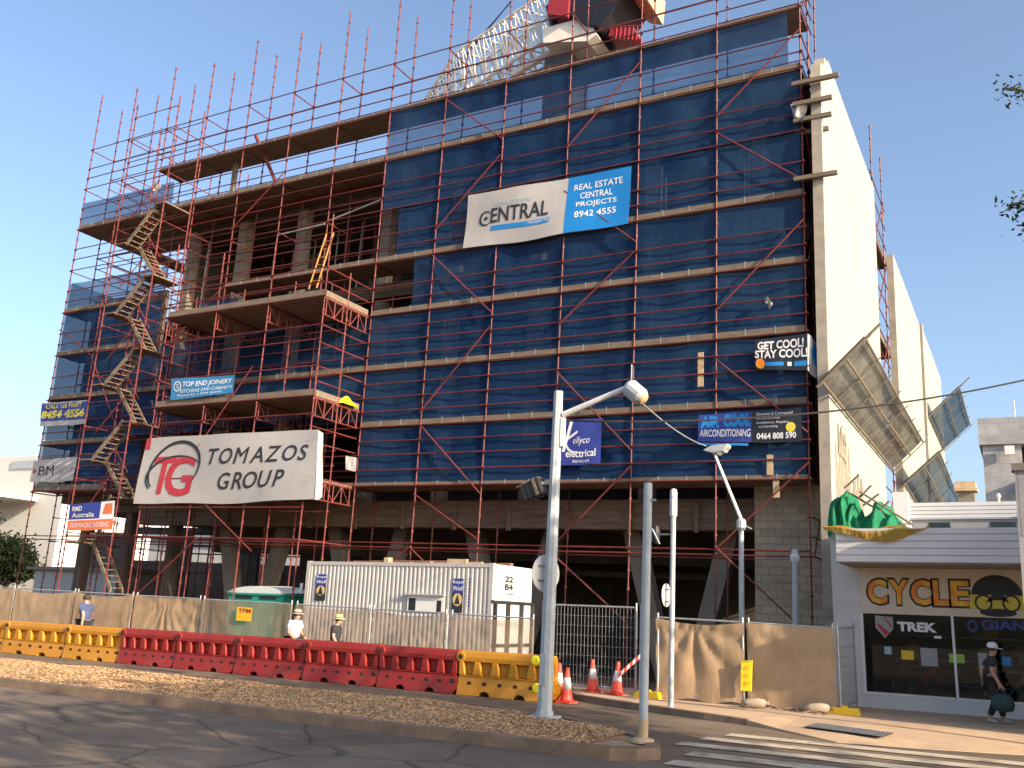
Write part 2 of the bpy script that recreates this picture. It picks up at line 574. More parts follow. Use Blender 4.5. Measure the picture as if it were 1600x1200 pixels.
class Sheet:
    """a hung banner: four corners (top left, top right, bottom right, bottom left), a slight billow"""
    def __init__(s, tl, tr, br, bl, wave=0.02, seed=0, flip=1):
        s.c = [np.array(p, float) for p in (tl, tr, br, bl)]
        n = np.cross(s.c[1] - s.c[3], s.c[0] - s.c[2])
        s.n = -n / np.linalg.norm(n)
        if s.n @ (CAM - s.c[0]) < 0:
            s.n = -s.n
        s.wave, s.ph = wave, seed * 1.7

    def p(s, a, b, off=0.0):                       # a: left->right, b: bottom->top
        tl, tr, br, bl = s.c
        q = (bl * (1 - a) + br * a) * (1 - b) + (tl * (1 - a) + tr * a) * b
        q = q + np.array([0, 0, -1.6 * s.wave * math.sin(math.pi * a) * (1 - b) * (1 + .6 * math.sin(11 * a + s.ph)) - .5 * s.wave * b * abs(math.sin(9 * a + s.ph))])
        w = s.wave * (math.sin(7 * a + 3 * b + s.ph) + 0.6 * math.sin(13 * a - 4 * b + 2 * s.ph))
        return q + s.n * (w + off * .5)

    def sheet(s, mb, nu=24, nv=8, thick=0.004, m=0):
        mb.grid(lambda a, b: s.p(a, b), nu, nv, m)
        return mb

    def decal(s, mb, x0, x1, y0, y1, off=0.012, m=0, nu=8, nv=4):
        return mb.grid(lambda a, b: s.p(x0 + (x1 - x0) * a, y0 + (y1 - y0) * b, off), nu, nv, m)

    def text(s, mb, txt, x0, x1, y0, y1, off=0.024, bold=0.0, shear=0.0, m=0, space=1.0):
        v, f, _ = glyphs(txt, bold, shear, space)
        return mb.add([s.p(x0 + (x1 - x0) * a, y0 + (y1 - y0) * b, off) for a, b in v], f, m)

    def word(s, mb, txt, x0, x1, y0, y1, gap=.10, off=0.024, bold=0.0, shear=0.0):
        g_ = [glyphs(c, 0.0 if c in 'MNW' else bold, shear) for c in txt]
        tot = sum(g[2] for g in g_) + gap * (len(txt) - 1)
        x = x0
        for c, (v, f, r) in zip(txt, g_):
            w = (x1 - x0) * r / tot
            if c in 'MNW' and bold:                # these outlines cannot be thickened, so they are laid twice
                mb.add([s.p(x + w * (a * .97 + .03), y0 + (y1 - y0) * b, off + .004) for a, b in v], f)
            mb.add([s.p(x + w * a, y0 + (y1 - y0) * b, off) for a, b in v], f)
            x += w + (x1 - x0) * gap / tot
        return mb

    def ring(s, mb, cx, cy, rx, ry, w, off=0.02, m=0, a0=0, a1=360, rot=0, n=28):
        cr, sr = math.cos(R(rot)), math.sin(R(rot))

        def fn(a, b):
            t = R(a0 + (a1 - a0) * a)
            k = 1 + (b - 0.5) * w * (0.35 + 0.65 * math.sin(math.pi * a)) if a1 - a0 < 359 else 1 + (b - 0.5) * w
            x, y = rx * k * math.cos(t), ry * k * math.sin(t)
            return s.p(cx + x * cr - y * sr * 0.5, cy + x * sr * 2 + y * cr, off)
        return mb.grid(fn, n, 1, m)

    def disc(s, mb, cx, cy, rx, ry, off=0.02, m=0, n=20, a0=0, a1=360):
        vs = [s.p(cx + rx * math.cos(R(a0 + (a1 - a0) * i / n)), cy + ry * math.sin(R(a0 + (a1 - a0) * i / n)), off) for i in range(n + 1)]
        return mb.add(vs, [tuple(range(n + 1))], m)

    def poly(s, mb, pts, off=0.02, m=0):
        return mb.add([s.p(a, b, off) for a, b in pts], [tuple(range(len(pts)))], m)


def photo_sheet(tl, tr, br, bl, y, **k):
    return Sheet(*[Wy(*p, y) for p in (tl, tr, br, bl)], **k)


rnd = random.Random(7)

# ================================================================== GROUND
def sf(u, v, w):
    return F(u, v, w)


def sheet_poly(name, pts, w, m, nu=None):
    mb = MB()
    mb.add([F(u, v, w) for u, v in pts], [tuple(range(len(pts)))])
    return solo(name, mb, m, kind='structure')


g = MB()
g.add([F(-260, -90, 0), F(220, -90, 0), F(220, 320, 0), F(-260, 320, 0)], [(0, 1, 2, 3)])
solo('ground', g, 'asphalt_far', kind='structure')
g = MB()
g.add([F(-120, -60, 0.004), F(120, -60, 0.004), F(120, -12.3, 0.004), F(-120, -12.3, 0.004)], [(0, 1, 2, 3)])
solo('road', g, 'asphalt', kind='structure')
# footpath with a real kerb; the kerb runs out beside the zebra crossing
KL = [(9.3, -3.0), (9.75, -3.9), (10.48, -4.95), (12.0, -5.75), (13.72, -6.42), (14.55, -6.62)]
pav = MB()
top = [(9.3, -2.4)] + KL + [(15.2, -7.0), (16.3, -7.9), (17.6, -7.6), (18.9, -7.15), (60, -7.0), (60, -1.0), (15.2, -1.0), (15.2, -2.4)]
W_ = [0.12] * 6 + [0.10, 0.02, 0.012, 0.012, 0.012, 0.012, 0.12, 0.12, 0.12]


def pw(u, v):                                      # height of the footpath above the road
    return 0.12


pav.add([F(u, v, w) for (u, v), w in zip(top, W_)] + [F(u, v, -0.02) for u, v in top],
        [tuple(range(len(top)))] + [(i, (i + 1) % len(top), len(top) + (i + 1) % len(top), len(top) + i) for i in range(len(top))])
me = pav
# build the walking surface as strips so that the dropped kerb is a proper ramp
pav = MB()
strip = [(9.3, -3.0), (9.75, -3.9), (10.48, -4.95), (12.0, -5.75), (13.72, -6.42), (14.55, -6.62), (15.2, -7.0), (16.3, -7.9), (17.6, -7.6), (18.9, -7.15), (60, -7.0)]
edge = [0.12, 0.12, 0.12, 0.12, 0.115, 0.09, 0.03, 0.008, 0.008, 0.008, 0.008]
vs, fs = [], []
for (u, v), w in zip(strip, edge):
    vb = -2.2 if u < 15.2 else -1.4
    for t in (0, 0.35, 1):
        vs.append(F(u, v + (vb - v) * t, w + (0.12 - w) * min(1, t / 0.35)))
    vs.append(F(u, v - 0.01, -0.03))
for i in range(len(strip) - 1):
    a, b = 4 * i, 4 * i + 4
    fs += [(a, b, b + 1, a + 1), (a + 1, b + 1, b + 2, a + 2), (a + 3, b + 3, b, a)]
pav.add(vs, fs)
solo('footpath', pav, 'paving', kind='structure')
kb = MB()
for i in range(5):
    (u0, v0), (u1, v1) = KL[i], KL[i + 1]
    d = np.array([u1 - u0, v1 - v0]); d /= np.linalg.norm(d)
    n = np.array([d[1], -d[0]])
    h0, h1 = edge[i] + 0.006, edge[i + 1] + 0.006
    q = [(u0, v0), (u1, v1), (u1 - n[0] * .15, v1 - n[1] * .15), (u0 - n[0] * .15, v0 - n[1] * .15)]
    o1 = n * 0.02
    vs = [F(q[0][0] + o1[0], q[0][1] + o1[1], -.02), F(q[1][0] + o1[0], q[1][1] + o1[1], -.02), F(*q[1], h1), F(*q[0], h0), F(*q[2], h1), F(*q[3], h0)]
    kb.add(vs, [(0, 1, 2, 3), (3, 2, 4, 5)])
solo('kerb', kb, 'kerb', kind='structure')
# planted median with mulch, ringed by a kerb
VN, VF, UN = -12.3, -8.55, 14.75


MED_U = [-90, 8.6, 10.6, 12.2, 13.4, 14.2, 14.62]
MED_V = [-8.55, -8.55, -8.78, -9.32, -9.98, -10.70, -11.30]


def med_far(u):                                    # far edge of the median: it tapers towards the nose
    return float(np.interp(u, MED_U, MED_V))


def med_outline(ins):
    base = [(-90, VN), (13.9, VN), (14.3, -12.24), (14.6, -12.05), (14.75, -11.7)] + list(zip(MED_U, MED_V))[::-1]
    out = []
    for i, (u, v) in enumerate(base):
        a, c = base[max(0, i - 1)], base[min(len(base) - 1, i + 1)]
        d = np.array([c[0] - a[0], c[1] - a[1]], float)
        d /= np.linalg.norm(d)
        out.append((u - d[1] * ins, v + d[0] * ins))
    return out


kb = MB()
o0, o1, o2 = med_outline(-0.03), med_outline(0.0), med_outline(0.17)
n = len(o0)
vs = [F(u, v, -0.03) for u, v in o0] + [F(u, v, 0.15) for u, v in o1] + [F(u, v, 0.155) for u, v in o2] + [F(u, v, 0.05) for u, v in o2]
fs = []
for i in range(n - 1):
    for L in range(3):
        fs.append((L * n + i, L * n + i + 1, (L + 1) * n + i + 1, (L + 1) * n + i))
kb.add(vs, fs)
solo('median_kerb', kb, 'kerb', kind='structure')
mu = MB()


def mulch_h(u, v):
    e = min(v - VN, med_far(u) - v, 2.0)
    return 0.125 + 0.045 * min(1, max(0, e - 0.15) / 0.8) + 0.02 * math.sin(u * 2.1 + v * 1.3) * math.sin(v * 2.7 - u * .6)




def mulch_p(a, b):
    u = -60 + 74.5 * a
    v0, v1 = VN + .16, med_far(u) - .15
    if u > 14.0:
        v0 += .35 * (u - 14.0)
    v = v0 + (v1 - v0) * b
    return F(u, v, mulch_h(u, v) - .03 * max(0, (u - 13.2) / 1.4))


mu.grid(mulch_p, 260, 20)
solo('mulch_bed', mu, 'mulch', kind='structure', smooth=True)
ch = MB()
for i in range(42000):
    u = 13.9 - 22 * (rnd.random() ** 1.1)
    v = VN + 0.2 + (med_far(u) - VN - 0.4) * rnd.random()
    if rnd.random() < .5 * max(0, math.sin(u * 1.7 + 2 * v) * math.sin(v * 2.3 - u)):
        continue
    c = F(u, v, mulch_h(u, v) + 0.006)
    a = rnd.random() * 6.28
    l, w, t = 0.009 + 0.018 * rnd.random(), 0.004 + 0.007 * rnd.random(), (rnd.random() - .4) * 0.03
    ca, sa = math.cos(a), math.sin(a)
    ch.add([c + EX * (x * ca - y * sa) + EY * (x * sa + y * ca) + EZ * (z) for x, y, z in ((-l, -w, 0), (l, -w, t), (l, w, t + .008), (-l, w, .012))], [(0, 1, 2, 3)])
solo('mulch_chips', ch, 'mulch_chip', kind='stuff', label='coarse tan wood chips strewn over the long planted median strip', cat='mulch')
# zebra crossing on the roadway to the right of the median nose
zb = MB()
for k, (v0, v1) in enumerate(((-8.55, -8.15), (-9.35, -8.95), (-10.2, -9.8), (-11.15, -10.7), (-12.1, -11.65), (-13.0, -12.55))):
    u0 = (14.6, 14.45, 14.35, 14.8, 14.85, 14.9)[k]
    zb.add([F(u0 + .1, v0, 0.012), F(21.5, v0, 0.012), F(21.5, v1, 0.012), F(u0 + .1, v1, 0.012)], [(0, 1, 2, 3)])
solo('zebra_crossing', zb, 'marking', kind='structure')
gr = MB()
c0, c1 = (15.62, -6.45), (16.85, -6.95)
for k in range(19):
    a = k / 18
    u, v = c0[0] + (c1[0] - c0[0]) * a, c0[1] + (c1[1] - c0[1]) * a
    gr.add([F(u - .018, v - .28, .085), F(u + .018, v - .28, .085), F(u + .10, v + .32, .105), F(u + .065, v + .32, .105)], [(0, 1, 2, 3)])
gp = MB().add([F(c0[0] - .06, c0[1] - .30, .078), F(c1[0] + .03, c1[1] - .30, .078), F(c1[0] + .13, c1[1] + .34, .098), F(c0[0] + .03, c0[1] + .34, .098)], [(0, 1, 2, 3)])
t = thing('drain_grate', F(16.2, -6.7, .09), 'steel drain grate set into the sunlit footpath beside the zebra crossing', 'drain grate')
part('pit', gp, 'black', t)
part('bars', gr, 'galv', t)

# ================================================================== BUILDING UNDER CONSTRUCTION
XB0, XB1 = -11.9, 14.66
YF = 1.45
bld = thing('unfinished_building', (2.5, 6, 0), 'multi storey concrete building under construction behind the red scaffold', 'building')
FL = [5.2, 9.1, 13.15, 17.14]
for i, z in enumerate(FL):
    m = MB()
    m.box(XB0, XB1, YF if i < 3 else 1.8, 16, z - 0.28, z)
    if 0 < i < 3:
        m.box(XB0, XB1, YF - .02, YF + .35, z - 0.55, z - 0.285)
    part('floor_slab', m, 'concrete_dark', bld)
m = MB().box(XB0, XB1, YF - .06, YF + .5, 4.38, 5.24)
for k in range(12):
    x = -9 + 2.0 * k
    m.box(x, x + .12, YF - .16, YF - .065, 4.30, 5.05)
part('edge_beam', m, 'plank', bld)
m = MB().box(XB0, XB1, YF + 4, YF + 4.5, 3.6, 4.9)
part('edge_beam', m, 'concrete_dark', bld)
for x in (-11.6, -8.6, -5.4, -1.2, 1.9, 5.2, 9.2, 12.6):
    for z0, z1 in ((5.2, 8.5), (9.1, 12.58), (13.15, 16.85)):
        part('column', MB().box(x, x + .42, YF + .15, YF + .55, z0, z1), 'concrete', bld)
# interior partitions and cores keep the floors dark
for x0, x1, y, z0, z1 in ((-11.8, 14.6, 9.5, 5.2, 8.8), (-11.8, 14.6, 9.5, 9.1, 12.85), (-11.8, 14.6, 6.5, 13.15, 16.95), (Wy(470, 860, 12)[0], 14.6, 12, 0, 4.9)):
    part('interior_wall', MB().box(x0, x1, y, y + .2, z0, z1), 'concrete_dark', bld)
for x in (-7.6, -3.3, 0.4, 3.6):
    part('interior_wall', MB().box(x, x + 1.5, YF + 2.4, YF + 2.6, 13.15, 15.6 + (x % 1.0)), 'concrete_dark', bld)
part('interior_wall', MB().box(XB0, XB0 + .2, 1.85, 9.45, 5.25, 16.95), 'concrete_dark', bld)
# V shaped ground floor columns
for x in (-6.6, -1.2, 4.6, 10.2):
    for sgn in (-1, 1):
        m = MB()
        y0, y1 = YF + .9, YF + 1.35
        m.prism([(x + sgn * 0.05, -.1), (x + sgn * .55, -.1), (x + sgn * 1.75, 4.4), (x + sgn * 1.2, 4.4)][::sgn], lambda a, b, y=y0: (a, y, b), lambda a, b, y=y1: (a, y, b))
        part('column', m, 'concrete', bld, label='leaning leg of a V shaped ground floor column')
for z in (1.6, 3.2):
    part('beam', MB().box(0, 12.5, YF + 5, YF + 5.3, z, z + .18), 'concrete_dark', bld)
# lower wing behind the left scaffold
m = MB().box(-16.2, XB0 - .02, YF + .1, 14, 4.9, 5.2).box(-16.2, XB0 - .02, YF + .1, 14, 8.85, 9.1).box(-16.2, XB0 - .02, YF + .1, 14, 12.6, 12.9)
part('floor_slab', m, 'concrete_dark', bld)
part('interior_wall', MB().box(-16.6, XB0 - .05, 1.22, 1.36, 5.2, 14.2), 'concrete_dark', bld)
part('interior_wall', MB().box(-16.64, -16.5, 1.38, 9, 5.2, 14.2), 'concrete_dark', bld)
part('hoarding', MB().box(-30, 0, 15.0, 15.1, 0, Wy(340, 880, 15)[2]), 'plank', bld)
part('beam', MB().box(-22, Wy(470, 860, 12)[0], 9.0, 9.4, Wy(340, 836, 9)[2], 4.95), 'concrete_dark', bld)
part('interior_wall', MB().box(Wy(128, 860, 12)[0], Wy(204, 860, 12)[0], 12, 12.2, 0, 4.9), 'concrete_dark', bld)
part('interior_wall', MB().box(Wy(272, 860, 12)[0], Wy(292, 860, 12)[0], 12, 12.2, 0, 4.9), 'concrete_dark', bld)
part('interior_wall', MB().box(Wy(352, 860, 12)[0], Wy(404, 860, 12)[0], 12, 12.2, 0, 4.9), 'concrete_dark', bld)
for q in range(9):
    part('prop', MB().tube((-22 + 2.3 * q, 13.5 + (q % 3), 0), (-22 + 2.3 * q, 13.5 + (q % 3), 4.9), .06, 6), 'red_steel', bld)
for z in (2.9, 3.9, 4.3):
    part('prop', MB().tube((-22, 13.4, z), (-2, 13.4, z), .04, 6), 'red_steel', bld)
for x in (-15.9, -13.2, -10.6):
    part('column', MB().box(x, x + .4, YF + .4, YF + .8, -.3, 4.9), 'concrete_dark', bld)
# block pier at the right foot of the facade
part('block_pier', MB().box(12.75, 14.62, 1.05, 1.4, 1.15, 5.55).box(12.75, 13.0, 1.05, 1.4, -.1, 1.15), 'block', bld)
part('pier_opening_shade', MB().box(13.0, 14.62, 1.38, 1.42, -.1, 1.15), 'black', bld)  # black sheet across the opening, standing in for its shade
# side walls facing the sun
PX0, PX1 = 14.68, 14.95


def side_wall(y0, y1, z0, z1, notch=False):
    m = MB()
    prof = [(y0, z0), (y1, z0), (y1, z1)]
    if notch:
        prof += [(y0 + 1.25, z1), (y0 + 1.2, z1 - .15), (y0 + .7, z1 - .25), (y0 + .55, z1 - .6), (y0 + .12, z1 - .75), (y0, z1 - 1.2)]
    else:
        prof += [(y0, z1)]
    n = len(prof)
    vs = [(PX1, a, b) for a, b in prof] + [(PX0, a, b) for a, b in prof]
    fs = [tuple(range(n)), tuple(range(2 * n - 1, n - 1, -1))]
    ms = [0, 1]
    for i in range(n):
        fs.append((i, (i + 1) % n, n + (i + 1) % n, n + i))
        ms.append(1)
    m.v, m.f, m.m = vs, fs, ms
    return m


part('side_wall', side_wall(-.12, 10.2, -.1, 17.95, True), ['panel', 'panel_edge'], bld)
part('side_wall', side_wall(15.5, 26.0, -.1, 17.3), ['panel', 'panel_edge'], bld)
part('side_wall', side_wall(27.6, 39.0, -.1, 17.6), ['panel', 'panel_edge'], bld)
part('column', MB().box(14.6, 15.0, 27.0, 27.55, 0, 17.7), 'panel_edge', bld)
kq = 0
for (y, z, w, h) in ((.5, 5.0, 2.2, 2.6), (1.6, 4.6, 2.6, 2.0), (3.2, 4.9, 1.6, 2.1), (.9, 6.2, 1.2, 1.5), (5.4, 4.6, .8, 1.2)):
    st = MB()
    for q in range(9):
        yy = y + w * (q / 9) + rnd.uniform(0, .1)
        hh = h * rnd.uniform(.35, .75)
        z0_ = z + rnd.uniform(0, .15)
        kq += 1
        xx = PX1 + .003 + .0007 * kq                # every streak a hair proud of the one before
        st.add([(xx, yy, z0_), (xx, yy + w / 6, z0_ + .05), (xx, yy + w / 7 * .8, z + hh), (xx, yy + .03, z + hh * .9)], [(0, 1, 2, 3)])
    part('render_patch', st, 'stain', bld, label='ragged stain low on the pale side wall', kind='stuff')
# dark recess between the two side walls
part('interior_wall', MB().box(10.5, 14.3, 12.6, 12.8, 0, 16.0), 'concrete_dark', bld)
for k in range(9):
    part('floor_slab', MB().box(12.2, 14.5, 10.4, 12.5, 1.9 * k + .6, 1.9 * k + .75), 'plank', bld)

# ================================================================== SCAFFOLD
RT = 0.0245
Y0, Y1 = 0.0, 1.12
GR_SC = 'scaffold runs around the building site'


def standard(x, y, ztop, zb=None, knots=True):
    m = MB()
    zb = gz(x) if zb is None else zb
    m.tube((x, y, zb), (x, y, ztop), RT, 6)
    z = L0 - 2 * LIFT
    while z < ztop:
        if z > zb + .2:
            m.tube((x, y, z - .035), (x, y, z + .035), RT + .02, 6)
        z += LIFT / 4
    m.box(x - .09, x + .09, y - .09, y + .09, zb - .02, zb + .02)
    return m


main = thing('scaffold', (2, 0, 0), 'red tube scaffold covering the whole front of the building, longest run', 'scaffold', GR_SC)
XS = [BAY * i for i in range(-7, 7)]
ZT = Lv(9.42)
for i, x in enumerate(XS):
    part('standard', standard(x, Y0, ZT + rnd.uniform(-.25, .2)), 'red_steel', main)
    part('standard', standard(x, Y1, ZT + rnd.uniform(-.3, .2)), 'red_steel', main)


def rail(x0, x1, z, y=Y0 - .045, r=.022):
    return MB().tube((x0, y, z), (x1, y, z), r, 6)


xl, xr = XS[0], XS[-1]
for k in range(-1, 9):
    lo = xl if k != 5 else xl
    part('ledger', rail(lo - .1, xr + .1, Lv(k) - .02), 'red_steel', main)
for k in (0, 1, 2, 3, 4, 5, 6, 7):
    for f_ in (.25, .5):
        part('guard_rail', rail(xl, xr + .08, Lv(k + f_) + rnd.uniform(-.015, .015)), 'red_steel', main)
for k in (1, 2, 3):
    part('guard_rail', rail(0, xr, Lv(k - .26), r=.02), 'red_steel', main)
part('guard_rail', rail(xl, xr, Lv(-1) + .12, r=.022), 'red_steel', main)
for k in range(-1, 9):
    part('ledger', rail(xl, xr, Lv(k) - .03, y=Y1 + .045), 'red_steel', main)
for k in (4, 5, 6, 7):
    part('guard_rail', rail(xl, xr, Lv(k + .5), y=Y1 + .045, r=.02), 'red_steel', main)
for k in (0, 1, 2, 3, 5, 6):
    for f_ in (.25, .5):
        part('guard_rail', rail(xl, 0, Lv(k + f_) + rnd.uniform(-.03, .03), y=Y1 + .045, r=.02), 'red_steel', main)
for k in (4.25, 5.25, 5.75, 4.75):
    part('guard_rail', rail(BAY * -5, 0, Lv(k) + rnd.uniform(-.03, .03), y=Y0 - .04, r=.02), 'red_steel', main)
for i, x in enumerate(XS):
    for k in ((6, 7, 8) if i > 7 else (0, 2, 4, 5, 6, 7, 8)):
        part('transom', MB().tube((x, Y0 - .06, Lv(k) - .06), (x, Y1 + .06, Lv(k) - .06), .024, 6), 'red_steel', main)
BR = [(1, 1.2, 2, 2.55), (1, 1.0, 2, -.15), (1, 3.95, 2, 2.8), (1, 4.4, 2, 5.6), (1, 6.95, 2, 5.9), (3, 2.45, 4, 3.5), (3, 4.7, 4, 3.65), (3, 5.45, 4, 6.7),
      (3, 1.7, 4, .45), (4, .2, 3, -1.0), (5, 5.45, 6, 6.6), (5, 5.2, 6, 4.2), (5, 2.4, 6, 3.6), (5, 1.7, 6, .6), (5, -.95, 6, .2), (0, -1.9, 1, -1.0), (1, -.15, 2, -.85), (2, -1.9, 1, -1.0), (3, -1.0, 4, -1.95), (5, -.9, 6, -2),
      (-6, 2.9, -5, 1.2), (-7, 3.6, -6, 2.9), (-4, 3.0, -3, 4.0), (-3, 5.2, -2, 6.2)]
for a, k0, b, k1 in BR:
    part('brace', MB().tube((BAY * a, Y0 - .09, Lv(k0)), (BAY * b, Y0 - .09, Lv(k1)), .024, 6), 'red_steel', main)
# right return of the main run, wrapped round the corner
for k in range(-1, 9):
    for f_ in (0, .25, .5):
        part('end_rail', MB().tube((xr + .04, Y0 - .1, Lv(k + f_)), (xr + .04, Y1 + .35, Lv(k + f_)), .022, 6), 'red_steel', main)
part('standard', standard(xr + .12, Y1 + .45, Lv(8.9)), 'red_steel', main)
for k in (7, 5, 3, 1, -1):
    part('brace', MB().tube((xr + .1, Y0 - .05, Lv(k)), (xr + .1, Y1 + .4, Lv(k - 1))if k % 4 == 1 else (xr + .1, Y1 + .4, Lv(k + 1)), .02, 6), 'red_steel', main)
# decks and toe boards
DECKS = [(6, -7, 6, True), (7, -5, 6, False), (4, -3, 6, True), (3, 0, 6, True), (2, -5, 6, True), (1, 0, 6, True), (0, -1, 6, False), (-0.02, -5, -1, False), (1, -7, -5, True), (2, -7, -5.1, True), (3, -7, -5, True), (4, -7, -5, True), (0.03, -7, -5.1, True)]
for k, a, b, toe in DECKS:
    z = Lv(k)
    m = MB()
    for q in range(5):
        y = Y0 + .03 + .225 * q
        x = BAY * a
        while x < BAY * b - .1:
            x2 = min(x + BAY, BAY * b)
            m.box(x + .012, x2 - .012, y, y + .21, z - .045 + rnd.uniform(-.006, .006), z + .012)
            x = x2
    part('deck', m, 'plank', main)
    m = MB()
    x = BAY * a
    hh = .18 if toe else .09
    while x < BAY * b - .1:
        x2 = min(x + BAY, BAY * b)
        dz = rnd.uniform(-.012, .012)
        m.box(x + .01, x2 - .01, Y0 + .002, Y0 + .026, z - .03 + dz, z + hh + dz)
        for q in range(1, 3):
            xx = x + (x2 - x) * q / 3
            m.box(xx - .012, xx + .012, Y0 - .004, Y0 + .0015, z - .02, z + hh + .03, 1)
        x = x2
    part('toe_board', m, ['timber', 'galv'], main)
m = MB().box(BAY * -5, BAY * 0, Y1 + .12, Y1 + .62, Lv(6) - .42, Lv(6) - .14)
part('deck', MB().box(BAY * -5, xr, Y1 + .06, 1.95, Lv(6) - .05, Lv(6)), 'plank', main)
part('beam', MB().box(BAY * -5, BAY * 0, Y1 + .10, Y1 + .2, Lv(6) - .2, Lv(6) - .06), 'red_steel', main)
# roof level props and the second edge deck seen against the sky
part('prop', MB().tube((-6.95, .3, Lv(7.35)), (-5.7, .7, Lv(6.1)), .075, 8), 'red_steel', main)
part('prop', MB().box(-8.3, -8.12, .55, .7, Lv(6), Lv(6.95)), 'timber', main)
# corner needles and stub timbers poking out past the side wall
for z, l, y in ((16.55, 1.0, -.05), (15.95, .75, .0), (15.5, .7, .1), (15.2, .55, .3), (16.8, .25, .3), (13.7, .85, .0)):
    part('timber_stub', MB().box(xr - .2, xr + .25 + l * .8, Y0 - .25 + y, Y0 - .13 + y, z - .05, z + .06), 'timber', main)
# pieces of formwork timber standing in front of the cloth
for x, z0, z1 in ((11.5, Lv(1.32), Lv(1.82)), (13.35, Lv(.05), Lv(.32)), (13.5, Lv(-.25), Lv(-.02))):
    part('timber_prop', MB().box(x, x + .16, Y0 - .03, Y0 - .012, z0, z1), 'timber_pale', main)
# pale pipes lying along the open bays
for p, q in (((-5.3, .5, Lv(5.05)), (-3.0, .5, Lv(5.1))), ((-2.9, .4, Lv(5.1)), (-.3, .4, Lv(5.35)))):
    part('pipe', MB().tube(p, q, .035, 6), 'galv', main)
for q in range(22):
    x = -11.0 + 10.8 * ((q * .618) % 1)
    y = 2.2 + 3.2 * ((q * .377) % 1)
    part('stored_prop', MB().tube((x, y, 13.15), (x + .06, y, 16.6), .035, 6), 'red_steel' if q % 3 else 'galv', main)
for q in range(16):
    x = -11.5 + 11 * ((q * .618) % 1)
    part('stored_prop', MB().tube((x, 3.0 + (q % 5) * 1.3, 0), (x + .1, 3.0 + (q % 5) * 1.3, 4.9), .035, 6), 'red_steel', main)
# materials stored on the deck behind the thin cloth, right
for x in (9.9, 10.05, 12.5, 12.62):
    part('stored_prop', MB().tube((x, Y1 + .1, Lv(4.1)), (x, Y1 + .1, Lv(5.0) + (x % .4)), .04, 6), 'galv', main)

# ---- loading tower in front of the facade
TX = [-7.3, -4.9, -2.5, -0.1]
TY = -2.3
tow = thing('scaffold', (-3.7, -1.2, 0), 'red loading tower of scaffold projecting in front of the facade behind the big white banner', 'scaffold', GR_SC)
for x in TX:
    part('standard', standard(x, TY, Lv(4.45) if x > -1 or x < -7 else Lv(4.1)), 'red_steel', tow)
    part('standard', standard(x, -1.15, Lv(3.6)), 'red_steel', tow)
for k in (-1, -.5, 0, 1, 1.3, 1.8, 2.25, 2.5, 3, 3.25, 3.5):
    part('guard_rail', MB().tube((TX[0] - .06, TY - .04, Lv(k)), (TX[-1] + .06, TY - .04, Lv(k)), .023, 6), 'red_steel', tow)
for k in (-1, -.5, .25, .5, .8, 1.3, 1.8, 2.3, 2.6, 3.3, 3.5):
    part('guard_rail', MB().tube((TX[0] - .06, -1.12, Lv(k)), (TX[-1] + .06, -1.12, Lv(k)), .02), 'red_steel', tow)
for k in (-1, 0, .55, .8, 1.3, 1.55, 1.8, 2.2, 2.5, 3, 3.25, 3.5):
    for x in (TX[0], TX[-1]):
        part('end_rail', MB().tube((x, TY - .06, Lv(k)), (x, Y0 - .05, Lv(k)), .022, 6), 'red_steel', tow)
for k in (-.02, 1.3, 3):
    z = Lv(k)
    m = MB()
    for q in range(10):
        m.box(TX[0], TX[-1], TY + .02 + .225 * q, TY + .02 + .225 * q + .212, z - .04 + rnd.uniform(-.005, .005), z + .012)
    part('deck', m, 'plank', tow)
    if k > 0:
        m = MB()
        for a, b in zip(TX[:-1], TX[1:]):
            m.box(a + .02, b - .02, TY - .012, TY + .014, z - .02, z + .22)
        m.box(TX[-1] - .012, TX[-1] + .014, TY + .05, Y0 - .08, z - .02, z + .2)
        part('toe_board', m, 'timber', tow)
    for x in TX:                                   # lattice beams under the platforms
        m = MB()
        zt, zb = z - .07, z - .62
        m.tube((x, TY, zt), (x, Y0 - .04, zt), .026).tube((x, TY, zb), (x, Y0 - .04, zb), .026)
        for q in range(6):
            y = TY + .12 + .41 * q
            m.tube((x, y, zb), (x, y, zt), .022)
            if q < 5:
                m.tube((x, y, zb if q % 2 else zt), (x, y + .41, zt if q % 2 else zb), .016)
        part('lattice_beam', m, 'red_steel', tow)
part('brace', MB().tube((TX[1], TY - .07, Lv(.5)), (TX[2] - .3, TY - .07, Lv(1.9)), .023), 'red_steel', tow)
part('brace', MB().tube((TX[1] + .75, TY - .07, Lv(-.46)), (TX[2] + .6, TY - .07, Lv(-1.2)), .023), 'red_steel', tow)
part('brace', MB().tube((TX[0], TY - .07, Lv(-2.2)), (TX[1] + .6, TY - .07, Lv(-1.0)), .023), 'red_steel', tow)

